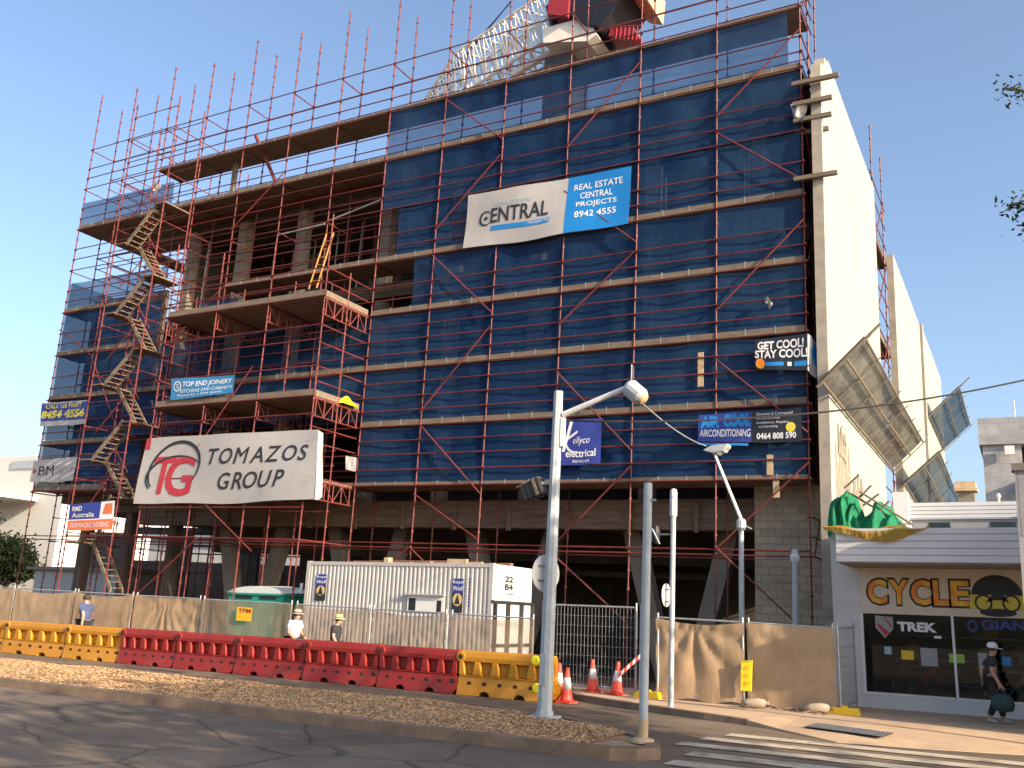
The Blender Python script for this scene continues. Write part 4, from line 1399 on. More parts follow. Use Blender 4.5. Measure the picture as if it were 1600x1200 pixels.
# bicycles inside
def bike(u, v, s=1.0, label=''):
    t = thing('bicycle', F(u, v, .14), label, 'bicycle', 'bicycles displayed in the cycle shop window')
    for q, dx in enumerate((-.5, .52)):
        m = MB()
        pts = [F(u + dx + .33 * math.cos(R(18 * k)), v, .14 + .34 + .33 * math.sin(R(18 * k))) for k in range(21)]
        m.path(pts, .022, 5)
        for k in range(8):
            m.tube(F(u + dx, v, .48), F(u + dx + .32 * math.cos(R(45 * k)), v, .48 + .32 * math.sin(R(45 * k))), .004, 4)
        part('wheel', m, 'black', t)
    m = MB()
    P_ = [(-.5, .48), (-.08, .45), (-.22, .98), (.36, .98), (.52, .48)]
    for a, b in ((0, 1), (1, 2), (2, 0), (2, 3), (1, 3), (3, 4)):
        m.tube(F(u + P_[a][0], v, P_[a][1]), F(u + P_[b][0], v, P_[b][1]), .02, 6)
    part('frame', m, 'ink_red' if s > 1 else 'galv', t)
    part('handlebar', MB().tube(F(u + .36, v - .25, 1.1), F(u + .36, v + .25, 1.1), .014).tube(F(u + .36, v, .98), F(u + .36, v, 1.1), .014), 'black', t)
    part('saddle', MB().box(u - .36, u - .12, v - .06, v + .06, 1.04, 1.08, fr=FR).tube(F(u - .22, v, .95), F(u - .23, v, 1.05), .014), 'black', t)


bike(16.8, -1.2, 1.1, 'red framed bicycle behind the window with the TREK lettering')
bike(18.6, -1.1, 1.0, 'grey framed bicycle behind the window with the GIANT lettering')
bike(17.2, .2, 1.1, 'red framed bicycle standing deeper inside the shop')
rr = random.Random(21)
t = thing('display_shelf', F(18, 1.6, .14), 'shelves of boxed cycling goods along the back of the shop', 'shelf')
m = MB()
for k in range(4):
    m.box(16.0, 21.5, 1.3, 1.75, .5 + .55 * k, .53 + .55 * k, fr=FR)
part('shelf_board', m, 'galv', t)
for k in range(34):
    u, z = 16.05 + 5.2 * rr.random(), .535 + .55 * rr.randrange(4)
    part('box', MB().box(u, u + .12 + .2 * rr.random(), 1.34, 1.6, z, z + .16 + .25 * rr.random(), fr=FR), rr.choice(['ink_white', 'ink_red', 'ink_blue', 'yellow', 'ink_grey', 'hat_straw', 'green_plastic']), t)
bike(19.6, -.2, 1.0, 'grey framed bicycle near the far right of the shop window')
# rear part of the shop: raised parapet with horizontal cladding, strip windows, roof vent
m = MB().box(16.30, 26, 2.0, 2.3, 4.50, 4.92, fr=FR).box(16.2, 16.55, 1.9, 2.35, 4.4, 5.2, fr=FR)
part('parapet', m, 'cladding', shop)
m = MB()
for k in range(4):
    m.box(16.56, 26, 1.994, 2.01, 4.52 + .1 * k, 4.532 + .1 * k, fr=FR)
part('cladding_joints', m, 'cladding_gap', shop)
part('clerestory', MB().box(16.6, 26, 2.05, 2.25, 3.9, 4.5, fr=FR), 'cladding_gap', shop)
for u0, u1 in ((17.0, 17.5), (18.4, 18.95), (19.1, 21)):
    part('window', MB().box(u0, u1, 2.04, 2.049, 4.1, 4.42, fr=FR), 'glass', shop)
p = Wy(1510, 770, 6.0)
t = thing('roof_vent', p, 'square pale roof vent with a cowl on the roof behind the shop', 'roof vent')
part('base', MB().box(p[0] - .22, p[0] + .22, 5.8, 6.2, p[2] - .5, p[2] + .02), 'concrete', t)
part('cowl', MB().box(p[0] - .30, p[0] + .30, 5.7, 6.3, p[2] + .02, p[2] + .10).box(p[0] - .26, p[0] + .26, 5.75, 6.25, p[2] + .11, p[2] + .30), 'letter_tan' if 'letter_tan' in MT else 'timber_pale', t)
p = Wy(1560, 775, 3.0)
solo('pipe_cap', MB().lathe(p - [0, 0, .35], [(.03, 0), (.03, .3), (.06, .31), (.05, .38), (.01, .42)], 8), 'white_paint', 'small white pipe cap on the shop parapet', 'pipe cap')
# tarpaulins on the shop roof
def heap(name, u0, u1, v0, v1, w0, h, m_, label, cat, seed):
    rr = random.Random(seed)
    ph = [rr.uniform(0, 6) for _ in range(6)]

    def fn(a, b):
        e = (math.sin(math.pi * a) ** .35) * (math.sin(math.pi * b) ** .4)
        hh = h * e * (.78 + .14 * math.sin(5 * a + ph[0]) + .10 * math.sin(6 * b + ph[1]) + .06 * math.sin(11 * a + 5 * b + ph[2]) + .04 * math.sin(19 * a - 11 * b + ph[3]))
        k = .05 * math.sin(14 * a + 3 * b + ph[5]) + .03 * math.sin(23 * a - 5 * b)
        hh -= h * .16 * abs(math.sin(8 * a + 2.2 * b + ph[1])) ** .7 + h * .10 * abs(math.sin(13 * a - 6 * b + ph[0]))
        return F(u0 + (u1 - u0) * a + .06 * math.sin(9 * b + ph[4]), v0 + (v1 - v0) * b + k, w0 + hh)
    return solo(name, MB().grid(fn, 44, 26), m_, label, cat, smooth=True)


heap('tarpaulin', 15.30, 15.95, -2.3, -.6, 3.92, 1.15, 'tarp_green', 'crumpled green tarpaulin bundle standing tallest at the wall corner above the shop', 'tarpaulin', 1)
heap('tarpaulin', 15.85, 16.75, -2.2, .2, 3.86, .82, 'tarp_green', 'crumpled green tarpaulin heaped lower over timber frames on the shop roof', 'tarpaulin', 2)
t = thing('broken_ladder', F(16.2, -2, 3.9), 'broken timber ladder frame leaning in the green tarpaulin on the shop roof', 'ladder')
for p, q in (((15.65, -1.9, 4.75), (16.85, -1.7, 3.95)), ((15.95, -1.95, 4.72), (17.0, -1.7, 3.98)), ((15.62, -1.9, 4.8), (15.95, -1.9, 5.1)), ((15.9, -1.9, 4.55), (16.2, -1.9, 4.85)), ((16.0, -1.9, 4.4), (16.35, -1.9, 4.66)), ((16.3, -1.85, 4.25), (16.55, -1.85, 4.5))):
    part('rail', MB().tube(F(*p), F(*q), .025, 5), 'timber', t)


def drape(a, b):
    u = 15.42 + 2.05 * a
    sagg = .24 * math.sin(math.pi * min(1, a * 1.0)) ** .6
    w = 3.80 - b * (.05 + sagg) + .05 * math.sin(8 * a) * b + .05 * (1 - b) * math.sin(12 * a)
    v = SV - 1.05 - .50 * min(1, b * 3) - .035 * math.sin(17 * a + 3 * b)
    return F(u, v, w)


solo('tarpaulin', MB().grid(drape, 40, 10), 'tarp_yellow', 'ochre yellow tarpaulin draped over the front edge of the shop awning', 'tarpaulin', smooth=True)

# ---- unseen shop block, added at the right to shade the fence and cycle shop
nb = thing('added_shade_shop', F(24, -3, 0), 'unseen shop block added right of the cycle shop to shade it and the fence', 'shop')
part('wall', MB().box(20.6, 46, -5.62, 6, 0, 5.2, fr=FR), 'shop_wall', nb)
part('fascia', MB().box(20.5, 46, -5.74, -5.62, 3.0, 3.8, fr=FR), 'cladding', nb)
for u in (22, 25.2, 28.4):
    part('window', MB().box(u, u + 2.6, -5.65, -5.61, .5, 2.6, fr=FR), 'black', nb)

# ---- site shed
CV, CB = -2.5, -.3
cu0, cu1, cw0, cw1 = .62, 6.82, .25, 2.99
shed = thing('site_shed', F(3.7, -1.4, 0), 'white corrugated site shed with blue stickers standing behind the fence', 'site shed')
m = MB()
nn = 88
du = (cu1 - cu0) / nn
prof = []
for k in range(nn):
    u = cu0 + du * k
    o = .0 if k % 2 else .014
    prof += [(u + du * .15, CV + o), (u + du * .85, CV + o)]
vs = [F(u, v, cw0 + .14) for u, v in prof] + [F(u, v, cw1 - .10) for u, v in prof]
n = len(prof)
m.add(vs, [(i, i + 1, n + i + 1, n + i) for i in range(n - 1)])
part('corrugated_side', m, 'container', shed)
m = MB().box(cu0 - .05, cu1 + .02, CV - .012, CV + .06, cw1 - .10, cw1, fr=FR).box(cu0 - .05, cu1 + .02, CV - .012, CV + .06, cw0, cw0 + .14, fr=FR)
m.box(cu0 - .06, cu0 + .06, CV - .014, CV + .1, cw0 - .01, cw1 + .01, fr=FR).box(cu1 - .06, cu1 + .06, CV - .014, CV + .1, cw0 - .01, cw1 + .01, fr=FR)
part('frame', m, 'container', shed)
part('roof', MB().box(cu0, cu1, CV + .05, CB, cw1 - .06, cw1 - .02, fr=FR), 'rust_sheet', shed)
part('end_wall', MB().box(cu1 - .04, cu1 + .05, CV + .07, CB, cw0, cw1 - .01, fr=FR), 'white_paint', shed)
part('back_wall', MB().box(cu0, cu1 - .05, CB - .05, CB, cw0, cw1 - .07, fr=FR), 'container', shed)
m = MB()
for u in (1.0, 3.6, 6.4):
    m.box(u - .15, u + .15, CV + .1, CB - .1, 0, cw0, fr=FR)
part('block', m, 'timber', shed)
m = MB().box(cu1 + .052, cu1 + .09, CV - .02, CB + .1, 1.98, 2.06, fr=FR)
for v in (CV + .05, CV + .75, CV + 1.5, CB - .05):
    m.box(cu1 + .092, cu1 + .16, v, v + .08, .25, 1.99, fr=FR)
m.box(cu1 + .092, cu1 + .14, CV, CB, .9, .96, fr=FR)
part('end_frame', m, 'black_steel', shed)
shE = Sheet(F(cu1 + .054, CV + .1, cw1), F(cu1 + .054, CB, cw1), F(cu1 + .054, CB, 2.06), F(cu1 + .054, CV + .1, 2.06), wave=0)
m = MB(); shE.text(m, '22', .26, .48, .52, .70, off=.006, bold=.05); shE.text(m, 'B4', .26, .48, .30, .48, off=.006, bold=.05); shE.decal(m, .25, .5, .18, .21, off=.006)
part('number', m, 'ink_black', shed)
shC = Sheet(F(cu0, CV - .016, cw1), F(cu1, CV - .016, cw1), F(cu1, CV - .016, cw0), F(cu0, CV - .016, cw0), wave=0)
cuw = cu1 - cu0


def cuf(px):
    return (U(Wy(px, 930, CV))[0] - cu0) / cuw


def czf(py, px=600):
    return (U(Wy(px, py, CV))[2] - cw0) / (cw1 - cw0)


for q, (pa, pb, pt, pm) in enumerate(((493, 509, 897, 938), (707, 724, 904, 957))):
    a, b, tp, bt = cuf(pa), cuf(pb), czf(pt, pa), czf(pm, pa)
    m = MB(); shC.decal(m, a, b, tp - (tp - bt) * .42, tp, off=.004)
    stx = part('sticker', m, 'banner_navy', shed, label='blue and black sticker on the shed, ' + ('left one' if q == 0 else 'right one'))
    WLOC[stx.name] = WLOC[shed.name]
    m = MB(); shC.decal(m, a, b, bt, tp - (tp - bt) * .42, off=.004); part('black_panel', m, 'ink_black', stx)
    m = MB(); shC.text(m, 'Royal', a + .001, b - .001, tp - (tp - bt) * .17, tp - (tp - bt) * .05, off=.008, bold=.01); shC.text(m, 'Wolf', a + .002, b - .002, tp - (tp - bt) * .35, tp - (tp - bt) * .22, off=.008, bold=.01); part('lettering', m, 'ink_white', stx)
    cyy = bt + (tp - bt) * .38
    m = MB(); shC.disc(m, (a + b) / 2, cyy, (b - a) * .43, (tp - bt) * .19, off=.008); part('moon', m, 'hat_straw', stx)
    m = MB(); cxx = (a + b) / 2; ww_ = (b - a)
    shC.poly(m, [(cxx - ww_ * .28, cyy - .04), (cxx - ww_ * .12, cyy + .01), (cxx - .02 * ww_, cyy + .055), (cxx + .05 * ww_, cyy + .03), (cxx + .14 * ww_, cyy), (cxx + .24 * ww_, cyy - .045)], off=.012); part('wolf_silhouette', m, 'ink_black', stx)
m = MB(); a, b = cuf(732), cuf(735)
for q in range(9):
    tp = czf(903 + 5.2 * q, 730)
    shC.decal(m, a, b, tp - .016, tp, off=.004)
part('side_marks', m, 'banner_navy', shed)
a, b, tp, bt = cuf(638), cuf(695), czf(930, 660), czf(955, 660)
m = MB(); shC.decal(m, a, b, bt, tp, off=.03)
wnd = part('window', m, 'white_paint', shed)
WLOC[wnd.name] = WLOC[shed.name]
m = MB(); shC.decal(m, a + .008, a + .045, bt, tp - .03, off=.034); shC.decal(m, b - .036, b - .012, bt, tp - .045, off=.034); part('pane', m, 'black', wnd)
part('awning', MB().box(cu0 + cuw * a - .05, cu0 + cuw * b + .05, CV - .12, CV - .018, cw0 + (cw1 - cw0) * tp, cw0 + (cw1 - cw0) * tp + .04, fr=FR), 'container', wnd)
# timber and sheet lying on the shed roof
m = MB()
for q in range(6):
    m.box(2.0 + .4 * q, 4.0 + .5 * q, CV + .3 + .25 * q, CV + .5 + .25 * q, cw1 - .015 + .03 * (q % 2), cw1 + .05 + .03 * (q % 3), fr=FR)
solo('timber_stack', m, 'rust_sheet', 'brown boards lying loose along the roof of the white site shed', 'timber stack')
m = MB().box(5.3, 5.9, CV + .2, CV + .32, cw1 + .0, cw1 + .12, fr=FR).box(5.35, 6.3, CV + .34, CV + .44, cw1 + .0, cw1 + .06, fr=FR).box(3.25, 3.4, CV + .1, CV + .3, cw1 + .0, cw1 + .14, fr=FR)
solo('offcuts', m, 'timber_pale', 'sunlit pale timber offcuts at the right end of the shed roof', 'timber')

# ---- portable toilet
tu0, tu1, tv0, tv1 = U(Wy(357, 940, -2.2))[0], U(Wy(441, 940, -2.2))[0], -2.2, -1.0
tz = U(Wy(400, 930, -2.2))[2]
ptl = thing('portable_toilet', F((tu0 + tu1) / 2, -1.6, 0), 'green portable toilet with a pale domed roof behind the fence', 'portable toilet')
part('cabin', MB().box(tu0, tu1, tv0, tv1, .02, tz, fr=FR), 'green_plastic', ptl)
m = MB()
n_ = 12
for k in range(n_):
    a0, a1 = k / n_, (k + 1) / n_
    h0, h1 = .20 * math.sin(math.pi * a0) ** .6 + .12, .20 * math.sin(math.pi * a1) ** .6 + .12
    ua, ub = tu0 - .05 + (tu1 - tu0 + .1) * a0, tu0 - .05 + (tu1 - tu0 + .1) * a1
    m.add([F(ua, tv0 - .05, tz + h0 - .05), F(ub, tv0 - .05, tz + h1 - .05), F(ub, tv1, tz + h1), F(ua, tv1, tz + h0), F(ua, tv0 - .05, tz + .06), F(ub, tv0 - .05, tz + .06)], [(0, 1, 2, 3), (4, 5, 1, 0)])
part('roof', m, 'pale_plastic', ptl)
part('roof_band', MB().box(tu0 - .04, tu1 + .04, tv0 - .045, tv1, tz + .005, tz + .058, fr=FR), 'green_plastic', ptl)
for a in (.14, .58):
    part('vent', MB().box(tu0 + (tu1 - tu0) * a, tu0 + (tu1 - tu0) * (a + .3), tv0 - .012, tv0 - .002, tz - .12, tz - .02, fr=FR), 'black', ptl)
part('vent_pipe', MB().tube(F(tu1 - .1, tv1 - .3, tz), F(tu1 - .1, tv1 - .3, tz + .42), .05, 8), 'pale_plastic', ptl)

# ---- temporary fence
GF = 'temporary fence panels along the street'


def fence_panel(u0, u1, v0, v1, w0, w1, cloth_m, label, hole=None, seed=0, base=.1, wires=False, cover=(0, 1), pins=None):
    t = thing('temporary_fence', F((u0 + u1) / 2, (v0 + v1) / 2, base), label, 'fence', GF)
    d = np.array([u1 - u0, v1 - v0])

    def q(a, z, o=0):
        return F(u0 + d[0] * a, v0 + d[1] * a + o, z)

    def wt(a):
        return w0 + (w1 - w0) * a
    m = MB()
    e = .02
    for a in (e, 1 - e):
        m.tube(q(a, base), q(a, wt(a) + .10), .024, 6)
    m.tube(q(e, wt(e)), q(1 - e, wt(1 - e)), .021, 6).tube(q(e, base + .12), q(1 - e, base + .12), .021, 6)
    part('frame', m, 'galv', t)
    if wires:
        m = MB()
        nv = int(np.linalg.norm(d) / .085)
        for k in range(1, nv):
            m.tube(q(k / nv, base + .12), q(k / nv, wt(k / nv)), .0045, 4)
        for k in range(1, 8):
            z = base + .12 + (w0 - base - .12) * k / 8
            m.tube(q(.02, z), q(.98, z), .0045, 4)
        part('wire_mesh', m, 'galv', t)
    if cloth_m:
        a0, a1 = cover

        def fn(a, b):
            aa = a0 + (a1 - a0) * a
            s_ = math.sin(math.pi * a)
            fold = .05 * math.sin((a - .5) * 22 * (1.3 - b) + seed) * (1 - .5 * b) + .035 * math.sin(9 * a + 7 * b + seed * 2) + .02 * math.sin(31 * a + seed)
            if pins:
                L_ = np.linalg.norm(d)
                fold = .12 * fold
                for pa, kf, am in pins:
                    dx, dz = (a - pa) * L_, (1.02 - b) * (w0 - base)
                    rr_ = math.hypot(dx, dz)
                    fold += am * min(1, rr_ / .5) * (1 - abs(math.sin(.5 * kf * math.atan2(dx, dz))) ** .8) * math.exp(-(rr_ / 1.7) ** 2)
            z = base + .03 + (wt(aa) - base - .04) * b - .05 * s_ * b * (1 + math.sin(seed)) + .03 * math.sin(14 * a + seed) * (1 - b)
            return q(aa, z, -.045 + fold * .8)
        part('shade_cloth', MB().grid(fn, 40, 14), cloth_m, t, smooth=True)
    return t


pl = [-13.6, -10.7, -7.62, -4.85, -2.0, 1.55, 4.15, 6.55, 8.95]
labs = ['tan cloth fence panel at the far left end of the street fence', 'tan cloth fence panel second from the left of the street', 'tan cloth fence panel behind the walker in the blue shirt', 'tan cloth fence panel with torn bright folds left of the portable toilet',
        'tan cloth fence panel in front of the portable toilet', 'thin cloth fence panel behind the two walkers in hats', 'loose folded cloth fence panel in front of the site shed window', 'pale folded cloth fence panel at the right end of the site shed']
for k in range(8):
    fence_panel(pl[k], pl[k + 1] - .06, -3.95, -3.93 if k % 2 else -3.97, 1.92 - .035 * k, 1.89 - .035 * k, 'hessian' if k in (0, 1, 2, 3) else 'hessian_thin', labs[k], seed=k * 1.3, base=.05, pins=((.5, 19, .07), (.95, 14, .04)) if k in (3, 6) else (((.1, 13, .04), (.9, 11, .04)) if k > 3 else ((.05, 9, .02), (.95, 8, .02))))
fence_panel(9.05, 11.45, -3.95, -3.9, 1.98, 1.98, None, 'bare wire fence panel without cloth between the street light and the steel post', wires=True, base=.12)
fence_panel(11.98, 13.9, -4.2, -4.22, 1.79, 1.76, 'hessian', 'sunlit tan cloth fence panel with deep folds behind the thin grey pole', seed=2.2, base=.12, pins=((.04, 9, .05), (.45, 11, .10)))
fence_panel(13.95, 15.68, -4.22, -4.24, 1.76, 1.72, 'hessian', 'tan cloth fence panel nearest the cycle shop with a yellow sign on it', seed=5.1, base=.12, pins=((.0, 8, .05), (.97, 7, .04)))
# the end of the fence turns back to the shop
fence_panel(15.72, 15.74, -4.2, -2.3, 1.72, 1.75, None, 'short fence panel turning back to the cycle shop pilaster', wires=True, base=.12)
t = thing('scaffold_post', F(11.62, -4.05, .12), 'pair of upright steel posts between the bare wire panel and the cloth fence', 'steel posts')
part('post', MB().tube(F(11.55, -4.05, .12), F(11.58, -4.05, 2.05), .03, 6), 'galv', t)
part('post', MB().tube(F(11.68, -4.0, .12), F(11.70, -4.0, 2.02), .03, 6), 'galv', t)
for (u, v, lab) in ((11.85, -4.35, 'yellow fence foot beside the steel posts'), (15.83, -4.3, 'yellow fence foot at the corner near the cycle shop')):
    m = MB().prism([(u - .30, .12), (u + .28, .12), (u + .24, .25), (u - .24, .25)], lambda a, b: F(a, v - .11, b), lambda a, b: F(a, v + .11, b)).box(u - .05, u + .05, v - .05, v + .05, .25, .29, fr=FR)
    solo('fence_foot', m, 'yellow', lab, 'fence foot', 'yellow plastic fence feet')
# signs on the fence
sh = Sheet(F(13.86, -4.36, 1.0), F(14.08, -4.36, 1.02), F(14.05, -4.36, .42), F(13.83, -4.36, .42), wave=0)
t = thing('sign', F(13.95, -4.36, .42), 'narrow yellow warning sign leaning on the sunlit tan fence cloth', 'sign')
m = MB().prism([(13.83, .42), (14.05, .42), (14.08, 1.02), (13.86, 1.0)], lambda a, b: F(a, -4.355, b), lambda a, b: F(a, -4.325, b)); part('board', m, 'bright_yellow', t)
m = MB()
for q in range(3):
    sh.ring(m, .5, .25 + .25 * q, .16, .055, .5, off=.01)
sh.decal(m, .05, .95, .96, .98, off=.01)
part('symbols', m, 'letter_orange', t)
pA = U(Wy(371, 948, -4.05)); pB = U(Wy(393, 971, -4.05))
sh = Sheet(F(pA[0], -4.06, pA[2]), F(pB[0], -4.06, pA[2] - .01), F(pB[0], -4.06, pB[2]), F(pA[0], -4.06, pB[2]), wave=0)
t = thing('sign', F((pA[0] + pB[0]) / 2, -4.05, pB[2]), 'small yellow sign with red letters on the fence in front of the toilet', 'sign')
part('board', sh.sheet(MB(), 2, 2), 'yellow', t)
m = MB(); sh.text(m, 'TPM', .12, .92, .60, .90, off=.01, bold=.03); part('lettering', m, 'ink_red', t)

# ---- water filled barriers
BVL = -5.8
seams = [U(Wy(px, py, BVL - .2))[0] for px, py in ((-92, 1014), (0, 1021), (97, 1028), (183, 1036), (270, 1043), (364, 1051), (472, 1061), (587, 1073), (712, 1083), (860, 1095))]
BLEN = 2.25


def make_barrier(colour, label):
    L = BLEN
    t = thing('road_barrier', (0, 0, 0), label, 'road barrier', 'water filled plastic barriers lined up in the road')
    hx = L / 2
    m = MB()
    # lower block with two fork slots cut in its foot
    out = [(-hx + .03, 0)]
    for c in (-.42, .42):
        out += [(c - .14, 0)] + [(c + .14 * math.cos(R(180 - 22.5 * k)), .10 * math.sin(R(180 - 22.5 * k))) for k in range(1, 8)] + [(c + .14, 0)]
    out += [(hx - .10, 0), (hx - .02, .06), (hx + .07, .18), (hx + .07, .30), (hx - .02, .40), (-hx + .03, .40)]
    m.prism(out, lambda a, b: (a, -.25 + .08 * b / .4, b), lambda a, b: (a, .25 - .08 * b / .4, b))
    m.box(-hx + .06, hx - .05, -.19, .19, .395, .42)
    part('lower_body', m, colour, t)
    m = MB()
    m.box(-hx + .04, hx - .04, -.07, .07, .42, .71)          # recessed core
    nw = 5
    wl = (L - .08) / 5
    for k in range(6):
        c = -hx + .04 + (L - .08) * k / 5
        w0 = .11 if k in (0, 5) else .085
        for sgn in (-1, 1):
            y0, y1 = (-.175, -.071) if sgn < 0 else (.071, .175)
            m.prism([(max(-hx + .02, c - w0 - .03), .42), (min(hx - .02, c + w0 + .03), .42), (min(hx - .02, c + w0 - .02), .71), (max(-hx + .02, c - w0 + .02), .71)],
                    lambda a, b, y=y0: (a, y, b), lambda a, b, y=y1: (a, y, b))
    part('web', m, colour, t)
    m = MB()
    m.prism([(-.17, .70), (.17, .70), (.175, .80), (.14, .91), (.10, .935), (-.10, .935), (-.14, .91), (-.175, .80)], lambda a, b: (-hx + .015, a, b), lambda a, b: (hx - .015, a, b))
    m.lathe((-hx + .06, -.182, .80), [(.115, 0), (.115, .364)], 14, ax=(0, 1, 0))
    part('top_rail', m, colour, t)
    for k in range(5):
        part('drain_hole', MB().lathe((-hx + .32 + .37 * k, -.2012, .245), [(.055, -.004), (.055, .03)], 10, ax=(0, 1, 0)), 'dark_hole', t)  # dark disc standing proud, coloured as the shade of a hole
    part('pin_hole', MB().lathe((hx - .10, -.2012, .245), [(.072, -.004), (.072, .03)], 12, ax=(0, 1, 0)), 'dark_hole', t)
    part('pin_hole', MB().lathe((-hx + .06, -.186, .80), [(.055, -.002), (.055, .03)], 12, ax=(0, 1, 0)), 'dark_hole', t)
    for c in t.children:
        if not c.name.split('.')[0].endswith('_hole'):
            bv = c.modifiers.new('rounded', 'BEVEL')
            bv.width = .018
            bv.segments = 2
            bv.limit_method = 'ANGLE'
    return t


by = make_barrier('bar_yellow', 'x')
brd = make_barrier('bar_red', 'x')
kinds = 'yyyrrrrry'
blabs = ['yellow road barrier cut off by the left edge of the photo', 'yellow road barrier leftmost whole one of the row', 'yellow road barrier joined to the first red one on the left',
         'red road barrier first from the left, joined to a yellow one', 'red road barrier second from the left', 'red road barrier third from the left, in the middle of the red ones', 'red road barrier in front of the two walkers in hats', 'red road barrier last on the right, joined to a yellow one',
         'lone yellow road barrier at the right end of the row beside the street light']
used = {}
for k in range(9):
    src = by if kinds[k] == 'y' else brd
    uc = (seams[k] + seams[k + 1]) / 2
    o = src if src.name not in used else copy_thing(src)
    used[src.name] = 1
    o['label'] = blabs[k]
    o.location = F(uc, BVL, .004)
    o.rotation_euler = (0, -TH, R(rnd.uniform(-1.2, 1.2)))
    o.scale = ((seams[k + 1] - seams[k]) / BLEN * .995, 1, .97 + .02 * rnd.random())
# reflector and stripe board on the end barrier
for (u, w, r, lab) in ((10.0, .82, .10, 'round yellow reflector at the upper corner of the end barrier'), (10.05, .28, .10, 'round yellow reflector low on the end barrier')):
    m = MB().lathe(F(u + .05, BVL - .30, w), [(r, 0), (r, .02), (r * .8, .03)], 16, ax=(0, -1, 0))
    solo('reflector', m, 'bright_yellow', lab, 'reflector', 'yellow reflectors on the end barrier')

# ---- traffic cones
def make_cone():
    t = thing('traffic_cone', (0, 0, 0), 'x', 'traffic cone', 'orange traffic cones by the kerb')
    part('base', MB().prism([(-.19, -.15), (-.15, -.19), (.15, -.19), (.19, -.15), (.19, .15), (.15, .19), (-.15, .19), (-.19, .15)], lambda a, b: (a, b, 0), lambda a, b: (a, b, .035)), 'cone_red', t)
    part('body', MB().lathe((0, 0, .036), [(.15, 0), (.125, .05), (.035, .65), (.025, .66), (.012, .655)], 18), 'cone_red', t, smooth=True)
    part('collar', MB().lathe((0, 0, .036), [(.1005, .24), (.0665, .46), (.062, .46)], 18), 'reflective', t, smooth=True)
    return t


cone = make_cone()
for k, (u, v, w, s_, lab) in enumerate(((10.54, -5.6, .004, 1.0, 'red and white traffic cone standing on the road, nearest the street light'), (9.75, -4.35, .0, 1.02, 'traffic cone half hidden behind the nearest cone'),
                                     (10.38, -3.9, .12, 1.0, 'traffic cone on the kerb in front of the wire panel, middle one'), (11.05, -4.15, .12, 1.0, 'traffic cone with the striped tape tied to it'))):
    o = cone if k == 0 else copy_thing(cone)
    o['label'] = lab
    o.location = F(u, v, w)
    o.rotation_euler = (0, R((0, 0, -2, 4)[k]), R(25 * k))
    o.scale = (s_, s_, s_)
m = MB()
a, b = F(11.12, -4.22, .52), F(11.62, -4.15, .98)
for q in range(8):
    p0, p1 = a + (b - a) * q / 8, a + (b - a) * (q + 1) / 8
    m.add([p0 + [0, 0, -.05], p1 + [0, 0, -.05], p1 + [0, 0, .05], p0 + [0, 0, .05]], [(0, 1, 2, 3)], q % 2)
solo('hazard_tape', m, ['cone_red', 'reflective'], 'red and white striped tape between a cone and the steel posts', 'hazard tape')
# bits lying on the ground near the right fence
rr = random.Random(3)
m = MB()
for k in range(26):
    u, v = 14.0 + 1.6 * rr.random(), -4.5 - .35 * rr.random()
    a = rr.random() * 3.1
    l = .1 + .3 * rr.random()
    m.tube(F(u, v, .14), F(u + l * math.cos(a), v + l * .4 * math.sin(a), .14 + .05 * rr.random()), .012, 4)
solo('debris', m, 'timber', 'scattered sticks and rope lying at the foot of the right fence', 'debris', kind='stuff')
def sandbag(u, v, w, label):
    m = MB()
    m.lathe(F(u, v, w + .09), [(.001, -.26), (.07, -.24), (.11, -.1), (.12, .06), (.09, .2), (.03, .25), (.06, .29)], 10, ax=(1, .35, .08), sx=.75)
    solo('sandbag', m, 'hessian_bag', label, 'sandbag', 'sandbags at the foot of the fence', smooth=True)


MT['hessian_bag'] = mat('sandbag_cloth', (0.34, 0.27, 0.21), 0.9, 0.2, 6)
sandbag(14.15, -4.55, .12, 'grey sandbag below the yellow warning sign')
sandbag(15.35, -4.5, .12, 'grey sandbag near the right end of the cloth fence')

# ---- poles and street lights
pb = np.array([12.18, -9.87, .15])
P0 = F(*pb)
zt = P0[2] + 5.35
lamp = thing('street_light', P0, 'tall grey street light by the barriers with a drum lamp on its arm', 'street light')
part('post', MB().tube(P0, (P0[0], P0[1], zt), .125, 8, r2=.082), 'pole', lamp)
part('base_plate', MB().box(pb[0] - .2, pb[0] + .2, pb[1] - .2, pb[1] + .2, .15, .19, fr=FR).tube(P0, P0 + [0, 0, .12], .15, 8), 'pole', lamp)
part('door_plate', MB().box(P0[0] - .05, P0[0] + .05, P0[1] - .135, P0[1] - .11, P0[2] + .5, P0[2] + 1.0), 'pole', lamp)
A0, A1 = np.array([P0[0] + .1, P0[1], zt - .42]), Wy(978, 606, P0[1])
part('arm', MB().tube(A0, A1, .055, 8, r2=.045).tube(A0 + [0, 0, -.06], A0 + [0, 0, -.55], .06, 8).tube((P0[0], P0[1], zt - .55), A0 + [.02, 0, -.45], .03, 6), 'white_paint', lamp)
h0, h1 = A1 + [.03, 0, .03], Wy(1003, 622, P0[1])
d = h1 - h0
part('lamp_head', MB().lathe(h0, [(.05, -.03), (.12, .0), (.155, .05), (.155, .30), (.12, .36)], 16, ax=tuple(d / np.linalg.norm(d)), ), 'pole', lamp)
part('lens', MB().lathe(h0, [(.118, .361), (.09, .40), (.02, .42)], 16, ax=tuple(d / np.linalg.norm(d))), 'timber_pale', lamp)
part('spike', MB().tube(h0 + d * .25 + [0, 0, .1], h0 + d * .25 + [0, 0, .42], .012, 5), 'galv', lamp)


